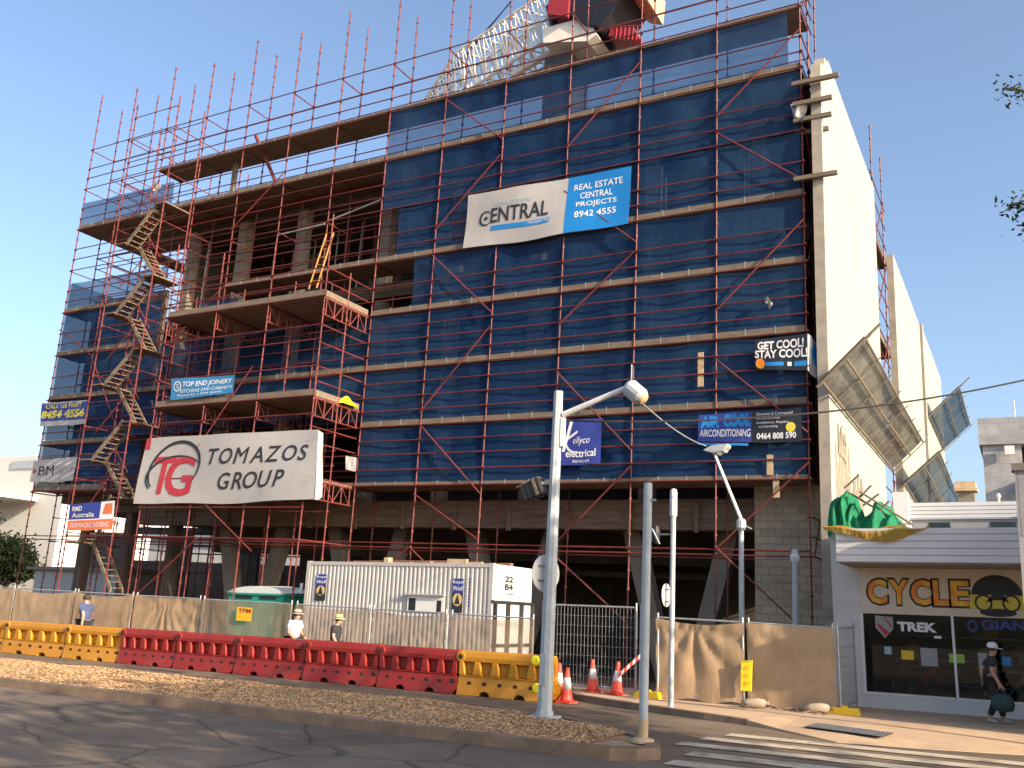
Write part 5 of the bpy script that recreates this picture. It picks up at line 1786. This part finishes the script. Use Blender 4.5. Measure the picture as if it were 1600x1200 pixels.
def disc_sign(c, n, r, name, label, hexa=24):
    n = np.array(n, float); n /= np.linalg.norm(n)
    t = thing(name, c, label, 'road sign')
    part('plate', MB().lathe(np.array(c) - n * .008, [(r, -.004), (r, .012)], hexa, ax=tuple(n)), 'white_paint', t)
    s_ = np.cross(n, [0, 0, 1.0])
    m = MB()
    for z in (-.12, .12):
        m.tube(np.array(c) + s_ * -r * .6 + [0, 0, z] + n * .025, np.array(c) + s_ * r * .6 + [0, 0, z] + n * .025, .014, 5)
    part('brackets', m, 'galv', t)
    return t


c = Wy(853, 896, P0[1] + .10)
disc_sign(c, (.94, -.34, 0), .31, 'road_sign', 'round road sign seen from its pale back on the tall street light')
# camera / floodlight box hanging on the left of the street light
c = Wy(836, 765, P0[1] - .05)
t = thing('floodlight', c, 'dark louvred floodlight box tilted on the left of the street light', 'floodlight')


def tilt_fr(c, ang):
    ca, sa = math.cos(R(ang)), math.sin(R(ang))
    return lambda x, y, z: (c[0] + x * ca - z * sa, c[1] + y, c[2] + x * sa + z * ca)


fr_ = tilt_fr(c, 24)
part('housing', MB().box(-.20, .16, -.13, .13, -.12, .12, fr=fr_), 'black_steel', t)
m = MB()
for q in range(4):
    m.box(-.18 + .1 * q, -.15 + .1 * q, -.145, .145, -.14, .135, fr=fr_)
part('fins', m, 'black', t)
part('visor', MB().box(-.26, .18, -.15, .15, .125, .14, fr=fr_).box(.05, .10, -.16, -.132, -.15, .15, fr=fr_), 'timber', t)
part('bracket', MB().tube(fr_(.15, 0, .05), (P0[0] - .08, P0[1], c[2] + .1), .025, 6), 'galv', t)

p = F(14.39, -11.3, .15)
pole = thing('steel_pole', p, 'thick bare grey steel pole on the nose of the median', 'pole', 'bare grey poles by the crossing')
part('post', MB().tube(p, (p[0], p[1], Wy(1008, 755, p[1])[2]), .062, 12), 'pole', pole)
part('foot', MB().lathe(p, [(.16, -.02), (.15, .03), (.085, .05)], 12).tube(p, p + [0, 0, .28], .067, 12), 'timber_pale', pole)
part('bolt', MB().tube((p[0], p[1] - .02, Wy(1012, 782, p[1])[2]), (p[0] + .13, p[1] - .02, Wy(1012, 782, p[1])[2]), .018, 6), 'galv', pole)
p = F(12.88, -5.85, .12)
tp_ = Wy(1050, 765, p[1])[2]
pole = thing('steel_pole', p, 'thinner grey pole with a capped top on the kerb before the tan fence', 'pole', 'bare grey poles by the crossing')
part('post', MB().tube(p, (p[0], p[1], tp_ - .4), .052, 12), 'pole', pole)
part('cap', MB().lathe((p[0], p[1], tp_ - .55), [(.06, 0), (.075, .02), (.075, .48), (.06, .55), (.02, .57)], 12), 'pale_plastic', pole)
c = Wy(1041, 930, p[1] + .06)
disc_sign(c, (1, -.02, 0), .23, 'road_sign', 'small round road sign edge on behind the thinner grey pole')
c = Wy(1025, 835, p[1] + .05)
m = MB().lathe(c + [0, 0, -.18], [(.05, 0), (.09, .06), (.1, .22), (.07, .34), (.02, .38)], 10)
t = thing('signal_lamp', c, 'dark hooded signal lamp fixed left of the thinner grey pole', 'signal lamp')
part('housing', m, 'black_steel', t)
part('bracket', MB().tube(c, (p[0] - .05, p[1], c[2]), .02, 6).tube(c + [-.05, -.1, .1], c + [.12, -.12, -.2], .02, 5), 'galv', t)

ft = Wy(1159, 970, -1.2)
p = np.array([ft[0], -1.2, F(ft[0], -1.2, .12)[2]])
fl_ = thing('street_light', p, 'slim grey street light with a raking arm behind the tan fence', 'street light')
k0 = Wy(1158, 812, -1.2)
part('post', MB().tube(p, k0, .075, 8, r2=.06), 'pole', fl_)
part('collar', MB().lathe(k0 - [0, 0, .25], [(.09, 0), (.12, .05), (.12, .22), (.08, .27)], 10).tube(k0 - [0, 0, .1], k0 + [.25, 0, -.22], .02, 5), 'pole', fl_)
k1 = Wy(1115, 706, -1.2)
part('arm', MB().tube(k0, k1, .045, 8, r2=.035), 'white_paint', fl_)
l0, l1 = Wy(1108, 706, -1.2), Wy(1140, 701, -1.2)
part('lamp_head', MB().prism([(l0[0] - .1, l0[2] + .02), (l0[0] + .1, l0[2] + .13), (l1[0], l1[2] + .10), (l1[0] - .12, l1[2] - .08), (l0[0] + .15, l0[2] - .05)], lambda a, b: (a, -1.38, b), lambda a, b: (a, -1.02, b)), 'pole', fl_)
part('lens', MB().prism([(l1[0] - .32, l1[2] - .10), (l1[0] - .02, l1[2] + .06), (l1[0] - .0, l1[2] + .03), (l1[0] - .28, l1[2] - .15)], lambda a, b: (a, -1.34, b), lambda a, b: (a, -1.06, b)), 'pale_plastic', fl_)
q0 = Wy(1242, 980, -.9)
p = np.array([q0[0], -.9, F(q0[0], -.9, .12)[2]])
k = Wy(1242, 878, -.9)
pole = thing('steel_pole', p, 'short grey pole with a ball cap behind the tan fence near the block pier', 'pole', 'bare grey poles by the crossing')
part('post', MB().tube(p, k, .07, 10), 'pole', pole)
part('cap', MB().lathe(k, [(.075, -.02), (.11, .05), (.12, .12), (.07, .2), (.09, .26), (.02, .3)], 12), 'pale_plastic', pole)


def catenary(a, b, sag, r, n=24):
    a, b = np.array(a, float), np.array(b, float)
    return MB().path([a + (b - a) * (i / n) - np.array([0, 0, sag * 4 * (i / n) * (1 - i / n)]) for i in range(n + 1)], r, 5)


solo('cable', catenary(Wy(1003, 630, P0[1]), Wy(1104, 697, -1.2), .10, .014), 'galv', 'pale cable running from the drum lamp down to the slim street light', 'cable')
solo('cable', catenary(Wy(878, 657, P0[1]), Wy(1660, 580, -4.0), .32, .018, 36), 'black', 'thin dark cable strung from the street light across the side wall to the right', 'cable')
# grey post at the right edge
p = F(19.025, -6.2, .02)
t = thing('utility_pole', p, 'wide grey square post cut by the right edge of the photo', 'pole')
zt_ = Wy(1585, 737, p[1])[2]
part('post', MB().box(p[0] - .04, p[0] + .30, p[1] - .12, p[1] + .12, p[2] + 2.2, zt_), 'tower_grey', t)
part('foot', MB().tube(p + [.2, 0, 0], p + [.2, 0, 2.25], .06, 10), 'pole', t)
part('cap', MB().box(p[0] - .08, p[0] + .34, p[1] - .16, p[1] + .16, zt_, zt_ + .12), 'concrete', t)


# ================================================================== PEOPLE
def skin(nodes, edges, sub=1):
    me = bpy.data.meshes.new('skin')
    idx = {n: i for i, n in enumerate(nodes)}
    me.from_pydata([tuple(float(c) for c in nodes[n][0]) for n in nodes], [(idx[a], idx[b]) for a, b in edges], [])
    ob = bpy.data.objects.new('skin', me)
    COL.objects.link(ob)
    mo = ob.modifiers.new('skin', 'SKIN')
    mo.use_smooth_shade = True
    if not me.skin_vertices:
        raise RuntimeError('no skin layer')
    for n, i in idx.items():
        r = nodes[n][1]
        me.skin_vertices[0].data[i].radius = (r, r) if not isinstance(r, tuple) else r
        me.skin_vertices[0].data[i].use_root = (i == 0)
    ss = ob.modifiers.new('sub', 'SUBSURF')
    ss.levels = ss.render_levels = sub
    bpy.context.view_layer.update()
    ev = ob.evaluated_get(bpy.context.evaluated_depsgraph_get())
    m2 = bpy.data.meshes.new_from_object(ev)
    mb = MB()
    mb.add([tuple(v.co) for v in m2.vertices], [tuple(p.vertices) for p in m2.polygons])
    bpy.data.objects.remove(ob)
    bpy.data.meshes.remove(me)
    bpy.data.meshes.remove(m2)
    return mb


def person(loc, heading, H, shirt, trousers, label, pose, hat=None, hair=True, shorts=False, shoes='banner_white'):
    """pose: dict of joint offsets. local frame: x forward, y left, z up, unit = standing height"""
    ch, sh_ = math.cos(R(heading)), math.sin(R(heading))
    loc = np.array(loc, float)

    def w(p):
        x, y, z = [c * H for c in p]
        return (loc[0] + x * ch - y * sh_, loc[1] + x * sh_ + y * ch, loc[2] + z)
    J = {'pelvis': ((0, 0, .53), .085), 'waist': ((.0, 0, .62), .075), 'chest': ((.015, 0, .73), .092), 'neckb': ((.02, 0, .82), .045), 'neck': ((.03, 0, .855), .032),
         'jaw': ((.042, 0, .885), .043), 'skull': ((.035, 0, .93), .056), 'crown': ((.03, 0, .965), .042), 'nose': ((.098, 0, .915), .010), 'chin': ((.082, 0, .882), .018)}
    for s, n in ((1, 'L'), (-1, 'R')):
        J['hip' + n] = ((0, s * .05, .51), .07)
        J['sho' + n] = ((.01, s * .105, .80), .043)
        J['elb' + n] = ((-.02, s * .13, .63), .030)
        J['wri' + n] = ((.03, s * .125, .49), .020)
        J['kne' + n] = ((.02, s * .05, .28), .045)
        J['ank' + n] = ((-.01, s * .05, .045), .026)
        J['toe' + n] = ((.085, s * .055, .015), .020)
        J['ear' + n] = ((.03, s * .062, .925), .012)
    for k_, v_ in pose.items():
        J[k_] = (v_, J[k_][1])
    E_ = [('pelvis', 'waist'), ('waist', 'chest'), ('chest', 'neckb'), ('neckb', 'neck'), ('neck', 'jaw'), ('jaw', 'skull'), ('skull', 'crown'), ('skull', 'nose'), ('jaw', 'chin')]
    for n in 'LR':
        E_ += [('pelvis', 'hip' + n), ('hip' + n, 'kne' + n), ('kne' + n, 'ank' + n), ('ank' + n, 'toe' + n), ('chest', 'sho' + n), ('sho' + n, 'elb' + n), ('elb' + n, 'wri' + n), ('skull', 'ear' + n)]
        wr, el = np.array(J['wri' + n][0]), np.array(J['elb' + n][0])
        dv = (wr - el) / np.linalg.norm(wr - el)
        sd = np.cross(dv, [0, 1, 0]); sd /= np.linalg.norm(sd)
        J['palm' + n] = (tuple(wr + dv * .045), .019)
        E_.append(('wri' + n, 'palm' + n))
        for q, (o, l) in enumerate(((-.018, .042), (-.006, .05), (.006, .047), (.018, .036))):
            b = wr + dv * .06 + sd * o
            J['f%d%s' % (q, n)] = (tuple(b), .0062)
            J['g%d%s' % (q, n)] = (tuple(b + dv * l * .6 + sd * .004), .0055)
            J['h%d%s' % (q, n)] = (tuple(b + dv * l * .85 - np.array([0, .012 if n == 'L' else -.012, 0])), .0045)
            E_ += [('palm' + n, 'f%d%s' % (q, n)), ('f%d%s' % (q, n), 'g%d%s' % (q, n)), ('g%d%s' % (q, n), 'h%d%s' % (q, n))]
        J['t0' + n] = (tuple(wr + dv * .03 - sd * .026), .0075)
        J['t1' + n] = (tuple(wr + dv * .055 - sd * .036), .006)
        E_ += [('wri' + n, 't0' + n), ('t0' + n, 't1' + n)]
    N = {k: (w(p), r * H) for k, (p, r) in J.items()}
    t = thing('person', loc, label, 'person')
    part('body', skin(N, E_, 1), 'skin', t, smooth=True)

    def sub(names, edges, k, add=0.0):
        return skin({n: (N[n][0], N[n][1] * k + add) for n in names}, edges, 1)
    m1 = {n: N[n] for n in N}
    for n in 'LR':
        a, b = np.array(J['sho' + n][0]), np.array(J['elb' + n][0])
        N['slv' + n] = (w(a + (b - a) * .72), .038 * H)
    part('shirt', sub(['chest', 'waist', 'pelvis', 'neckb', 'shoL', 'shoR', 'slvL', 'slvR'], [('chest', 'waist'), ('waist', 'pelvis'), ('chest', 'neckb'), ('chest', 'shoL'), ('chest', 'shoR'), ('shoL', 'slvL'), ('shoR', 'slvR')], 1.12, .006), shirt, t, smooth=True)
    for n in 'LR':
        a, b = np.array(J['kne' + n][0]), np.array(J['ank' + n][0])
        N['hem' + n] = (w(a + (b - a) * (.05 if shorts else .88)), (.05 if shorts else .034) * H)
    part('trousers', sub(['pelvis', 'hipL', 'hipR', 'kneL', 'kneR', 'hemL', 'hemR'], [('pelvis', 'hipL'), ('pelvis', 'hipR'), ('hipL', 'kneL'), ('hipR', 'kneR'), ('kneL', 'hemL'), ('kneR', 'hemR')], 1.12, .004), trousers, t, smooth=True)
    for n in 'LR':
        a, b = np.array(J['ank' + n][0]), np.array(J['toe' + n][0])
        hl = a + (a - b) * .25
        hl[2] = a[2] - .02
        part('shoe', skin({'m': (w(a * .55 + b * .45), .030 * H), 'h': (w(hl), .026 * H), 't': (w(b + (b - a) * .12), .022 * H)}, [('m', 'h'), ('m', 't')], 1), shoes, t, smooth=True)
    sk = np.array(J['skull'][0])
    for s in (1, -1):
        part('eye', MB().lathe(w(sk + [.047, s * .022, .002]), [(.001, -.006 * H), (.006 * H, 0), (.001, .006 * H)], 8), 'ink_black', t)
    if hair:
        m = MB()
        m.grid(lambda a, b: w(sk + np.array([-.004, 0, .004]) + .064 * np.array([math.cos(R(60 + 240 * a)) * math.cos(R(-30 + 112 * b)), math.sin(R(60 + 240 * a)) * math.cos(R(-30 + 112 * b)), math.sin(R(-30 + 112 * b)) * .98])), 16, 8)
        part('hair', m, 'hair', t, smooth=True)
    c = sk + np.array([0, 0, .015])
    if hat and hat[0] == 'brim':
        prof = [(.118, -.012), (.12, -.005), (.07, .004), (.066, .05), (.05, .066), (.012, .070)]
        m = MB().lathe((0, 0, 0), prof, 18)
        m.v = [w(np.array(v) * [1.0, .95, 1] + c + [0, 0, .25 * v[0] * -.2 if False else 0]) for v in m.v]
        part('hat', m, hat[1], t, smooth=True)
        m = MB().lathe((0, 0, 0), [(.0705, .006), (.0695, .02)], 18)
        m.v = [w(np.array(v) * [1.0, .95, 1] + c) for v in m.v]
        part('hat_band', m, 'shirt_black', t)
    if hat and hat[0] == 'cap':
        m = MB().lathe((0, 0, 0), [(.066, -.008), (.067, .02), (.055, .052), (.03, .066), (.006, .07)], 18)
        m.v = [w(np.array(v) + c) for v in m.v]
        part('cap', m, hat[1], t, smooth=True)
        m = MB().grid(lambda a, b: w(c + np.array([.055 + .07 * b - .02 * (2 * a - 1) ** 2, .05 * (2 * a - 1), .0 - .012 * b - .01 * (2 * a - 1) ** 2])), 8, 3)
        part('peak', m, hat[1], t)
    return t, w, J


walkA = {'kneL': (.10, .05, .30), 'ankL': (.16, .05, .055), 'toeL': (.255, .055, .035), 'kneR': (.00, -.05, .28), 'ankR': (-.13, -.05, .065), 'toeR': (-.04, -.055, .02),
         'elbL': (-.10, .135, .64), 'wriL': (-.08, .13, .50), 'elbR': (.03, -.13, .64), 'wriR': (.12, -.12, .52)}
# walker at the shop with a bag
feet = Gs(1556, 1131, .12)
pr, w_, J_ = person(feet + [-.03, .1, 0], 8, 1.45, 'shirt_black', 'trouser_dark', 'person in a white cap and dark clothes walking past the cycle shop carrying a bag',
                    {**walkA, 'elbR': (.0, -.13, .64), 'wriR': (.075, -.14, .50), 'kneL': (.09, .05, .29), 'ankL': (.12, .05, .045), 'toeL': (.21, .05, .02), 'kneR': (.03, -.05, .28), 'ankR': (-.06, -.05, .06), 'toeR': (.03, -.055, .015)}, hat=('cap', 'shirt_white'), hair=True)
hp = np.array(w_(np.array([.085, -.145, .445])))
m = MB().lathe(hp + [.02, 0, -.42], [(.05, 0), (.17, .03), (.20, .14), (.17, .27), (.06, .33)], 14, sx=1.0, sy=.55)
bag = thing('bag', hp + [.02, 0, -.42], 'dark green soft bag carried in the right hand of the person by the shop', 'bag')
part('sack', m, 'bag_green', bag, smooth=True)
part('handle', MB().path([hp + [-.08 + .04 * k, 0, -.10 + .10 * math.sin(math.pi * k / 4)] for k in range(5)], .012, 6), 'bag_green', bag)
# two walkers in hats between barrier and fence
c = Wy(463, 955, -4.8)
H1 = 1.62
zf = F(c[0], -4.8, .02)[2]
H1 = (c[2] - zf) / .975
person((c[0], -4.8, zf), -6, H1, 'shirt_white', 'trouser_dark', 'person in a white shirt and khaki brimmed hat walking behind the red barriers',
       {**walkA, 'elbR': (.01, -.13, .63), 'wriR': (.12, -.13, .57), 'elbL': (.02, .13, .64), 'wriL': (.13, .12, .56)}, hat=('brim', 'hat_tan'))
c = Wy(527, 962, -4.8)
zf = F(c[0], -4.8, .02)[2]
person((c[0], -4.8, zf), 12, (c[2] - zf) / .985, 'shirt_black', 'trouser_dark', 'person in a dark shirt and straw hat walking behind the red barriers', walkA, hat=('brim', 'hat_straw'))
c = Wy(139, 929, -4.8)
zf = F(c[0], -4.8, .02)[2]
person((c[0], -4.8, zf), 186, (c[2] - zf) / .985, 'shirt_blue', 'trouser_dark', 'person in a blue shirt with dark hair walking behind the yellow barriers', walkA, hat=None)

# ================================================================== BEYOND
# grey tower at the right
YT = 60.0
a, b = Wy(1527, 655, YT), Wy(1700, 655, YT)
zt_ = a[2]
t = thing('grey_tower', (20, YT, 0), 'grey panelled tower with balconies far behind the shop at the right', 'building')
m = MB().box(a[0] + .25, 19.2, YT, YT + 14, -1, zt_ - 2.2).box(a[0], 40, YT - .3, YT + 14.5, zt_ - 2.2, zt_)
part('wall', m, 'tower_grey', t)
part('side_wing', MB().box(20.2, 40, YT + .6, YT + 13, -1, zt_ - 2.21), 'concrete', t)
part('recess', MB().box(19.2, 20.25, YT + 1.6, YT + 9, -1, zt_ - 2.22), 'black_steel', t)
m = MB()
for k in range(4):
    z = zt_ - 6.2 - 3.4 * k
    m.box(19.0, 40, YT - 1.0, YT + .59, z, z + 1.1)
part('balcony', m, 'white_paint', t)
m = MB()
for k in range(4):
    z = zt_ - 6.2 - 3.4 * k
    m.box(20.3, 40, YT + .55, YT + .598, z + 1.15, z + 3.2)
part('window', m, 'black_steel', t)
part('rooftop_light', MB().box(18.0, 18.7, YT - .6, YT - .31, zt_ - 3.1, zt_ - 2.4), 'white_paint', t)
part('antenna', MB().tube((18.9, YT + 2, zt_), (18.9, YT + 2, zt_ + 1.9), .04, 5), 'galv', t)
# white building at the left
t = thing('white_building', (-80, 42, 0), 'bright white low building beyond the left end of the scaffold', 'building')
p0, p1 = Wy(58, 712, 42), Wy(-60, 700, 42)
xr_ = p0[0] + 6
part('wall', MB().box(-130, xr_, 42, 70, -3, p0[2]), 'white_building', t)
part('window_band', MB().box(Wy(18, 725, 41.9)[0], xr_ - 1, 41.86, 41.95, Wy(18, 733, 41.9)[2], Wy(18, 721, 41.9)[2]), 'pole', t)
part('awning', MB().box(-130, xr_ - 4, 36, 41.8, Wy(20, 775, 40)[2] - .4, Wy(20, 775, 40)[2]), 'white_building', t)
t = thing('white_building', (-45, 44, 0), 'pale building seen through the open ground floor behind the V columns', 'building')
m = MB().box(-62, -26, 44, 60, -3, 6.9)
part('wall', m, 'pale_grey', t)
part('roof', MB().box(-62.5, -25.5, 43.4, 60.5, 6.9, 7.3), 'galv', t)
for k in range(8):
    part('window', MB().box(-60 + 4.2 * k, -57.6 + 4.2 * k, 43.9, 43.98, 2.6, 4.6), 'black_steel', t)
# low grey hoarding and stores behind the left scaffold
t = thing('store_shed', F(-21, 6, 0), 'low grey store shed standing behind the left scaffold', 'shed')
part('wall', MB().box(-24.5, -17.5, 6.0, 9, 0, 2.9, fr=FR), 'galv', t)
part('roof', MB().box(-24.8, -17.2, 5.7, 9.3, 2.9, 3.05, fr=FR), 'concrete', t)
m = MB()
for k in range(3):
    m.box(-24 + 2.2 * k, -22.6 + 2.2 * k, 5.96, 5.99, .3, 1.9, fr=FR)
part('door', m, 'pole', t)


# ---- trees
def tree(name, base, ht, crown_c, crown_r, nleaf, label, leaf=.16, seed=1, limbs=7, twigs=(), lm='leaf'):
    rr = random.Random(seed)
    base = np.array(base, float); cc = np.array(crown_c, float); cr_ = np.array(crown_r, float)
    t = thing(name, base, label, 'tree', 'street trees')
    m = MB()
    fork = base + (cc - base) * .45
    m.tube(base, fork, .26, 8, r2=.17)
    cl = []
    for k in range(limbs):
        th_ = 2 * math.pi * k / limbs + rr.uniform(-.3, .3)
        ph = rr.uniform(-.3, 1.0)
        tipp = cc + cr_ * np.array([math.cos(th_) * math.cos(ph), math.sin(th_) * math.cos(ph), math.sin(ph)]) * rr.uniform(.55, .85)
        mid = fork + (tipp - fork) * .5 + np.array([0, 0, .4])
        m.tube(fork, mid, .10, 6, r2=.06).tube(mid, tipp, .06, 6, r2=.02)
        cl += [mid, tipp]
        for q in range(3):
            e = tipp + cr_ * np.array([rr.uniform(-.4, .4) for _ in range(3)])
            m.tube(mid + (tipp - mid) * rr.random(), e, .03, 4, r2=.01)
            cl.append(e)
    for tw in twigs:
        pts = [np.array(p, float) for p in tw]
        m.tube(fork, pts[0], .06, 6, r2=.012)
        for a, b in zip(pts[:-1], pts[1:]):
            m.tube(a, b, .018, 5, r2=.006)
    part('trunk', m, 'bark', t)
    L = MB()
    for k in range(nleaf):
        c = cl[rr.randrange(len(cl))]
        g_ = np.array([rr.gauss(0, 1) for _ in range(3)])
        p = c + g_ * cr_ * .17
        n1 = np.array([rr.gauss(0, 1) for _ in range(3)]); n1 /= np.linalg.norm(n1)
        n2 = np.cross(n1, [rr.gauss(0, 1) for _ in range(3)]); n2 /= np.linalg.norm(n2)
        s = leaf * rr.uniform(.6, 1.4)
        L.add([p - n1 * s, p + n2 * s * .42, p + n1 * s, p - n2 * s * .42], [(0, 1, 2, 3)])
    for tw in twigs:
        pts = [np.array(p, float) for p in tw]
        for a, b in zip(pts[:-1], pts[1:]):
            for k in range(45):
                p = a + (b - a) * rr.random() + np.array([rr.gauss(0, .055) for _ in range(3)])
                n1 = np.array([rr.gauss(0, 1), rr.gauss(0, 1), rr.gauss(0, .7)]); n1 /= np.linalg.norm(n1)
                n2 = np.cross(n1, [rr.gauss(0, 1) for _ in range(3)]); n2 /= np.linalg.norm(n2)
                s = .026 * rr.uniform(.6, 1.3)
                L.add([p - n1 * s, p + n2 * s * .4, p + n1 * s, p - n2 * s * .4], [(0, 1, 2, 3)])
    part('crown', L, lm, t)
    return t


yb = -16.0
tw1 = [(20.3, yb, Wy(1700, 165, yb)[2]), Wy(1620, 150, yb), Wy(1590, 140, yb), Wy(1566, 138, yb)]
tw2 = [(20.3, yb, Wy(1700, 330, yb)[2]), Wy(1622, 322, yb), Wy(1590, 318, yb), Wy(1572, 322, yb)]
tw3 = [(20.3, yb, Wy(1700, 360, yb)[2]), Wy(1620, 352, yb), Wy(1588, 352, yb)]
tree('street_tree', F(26.6, -13.5, .1), 9, F(26.6, -13.5, 6.5), (4.2, 3.6, 2.3), 6500, 'leafy street tree whose twigs reach in at the top right of the photo', .2, 11, 9, twigs=(tw1, tw2, tw3))
tree('street_tree', F(33.0, -17.5, .1), 9, F(33.0, -17.5, 7.6), (4.6, 4.2, 3.4), 3600, 'street tree to the right along the near road, shading the asphalt', .22, 12, 9)
tree('street_tree', F(28.0, -19.0, .1), 9, F(28.0, -19.5, 7.0), (4.8, 4.4, 3.2), 1500, 'street tree on the near side of the road, shading the asphalt', .22, 13, 9)
for k, (px, py, y, r) in enumerate(((-6, 846, 34, 2.0), (20, 852, 32, 1.5), (-40, 842, 36, 2.6))):
    c = Wy(px, py, y)
    tree('background_tree', (c[0], y, -1), 6, c - np.array([0, 0, 1.8]), (r * 2.2, r, r * 1.6), 5200, ['dark round tree beyond the left end of the scaffold', 'smaller dark tree before the white building at the left', 'dark tree cut off by the left edge of the photo'][k], .22, 30 + k, 11, lm='leaf_dark')
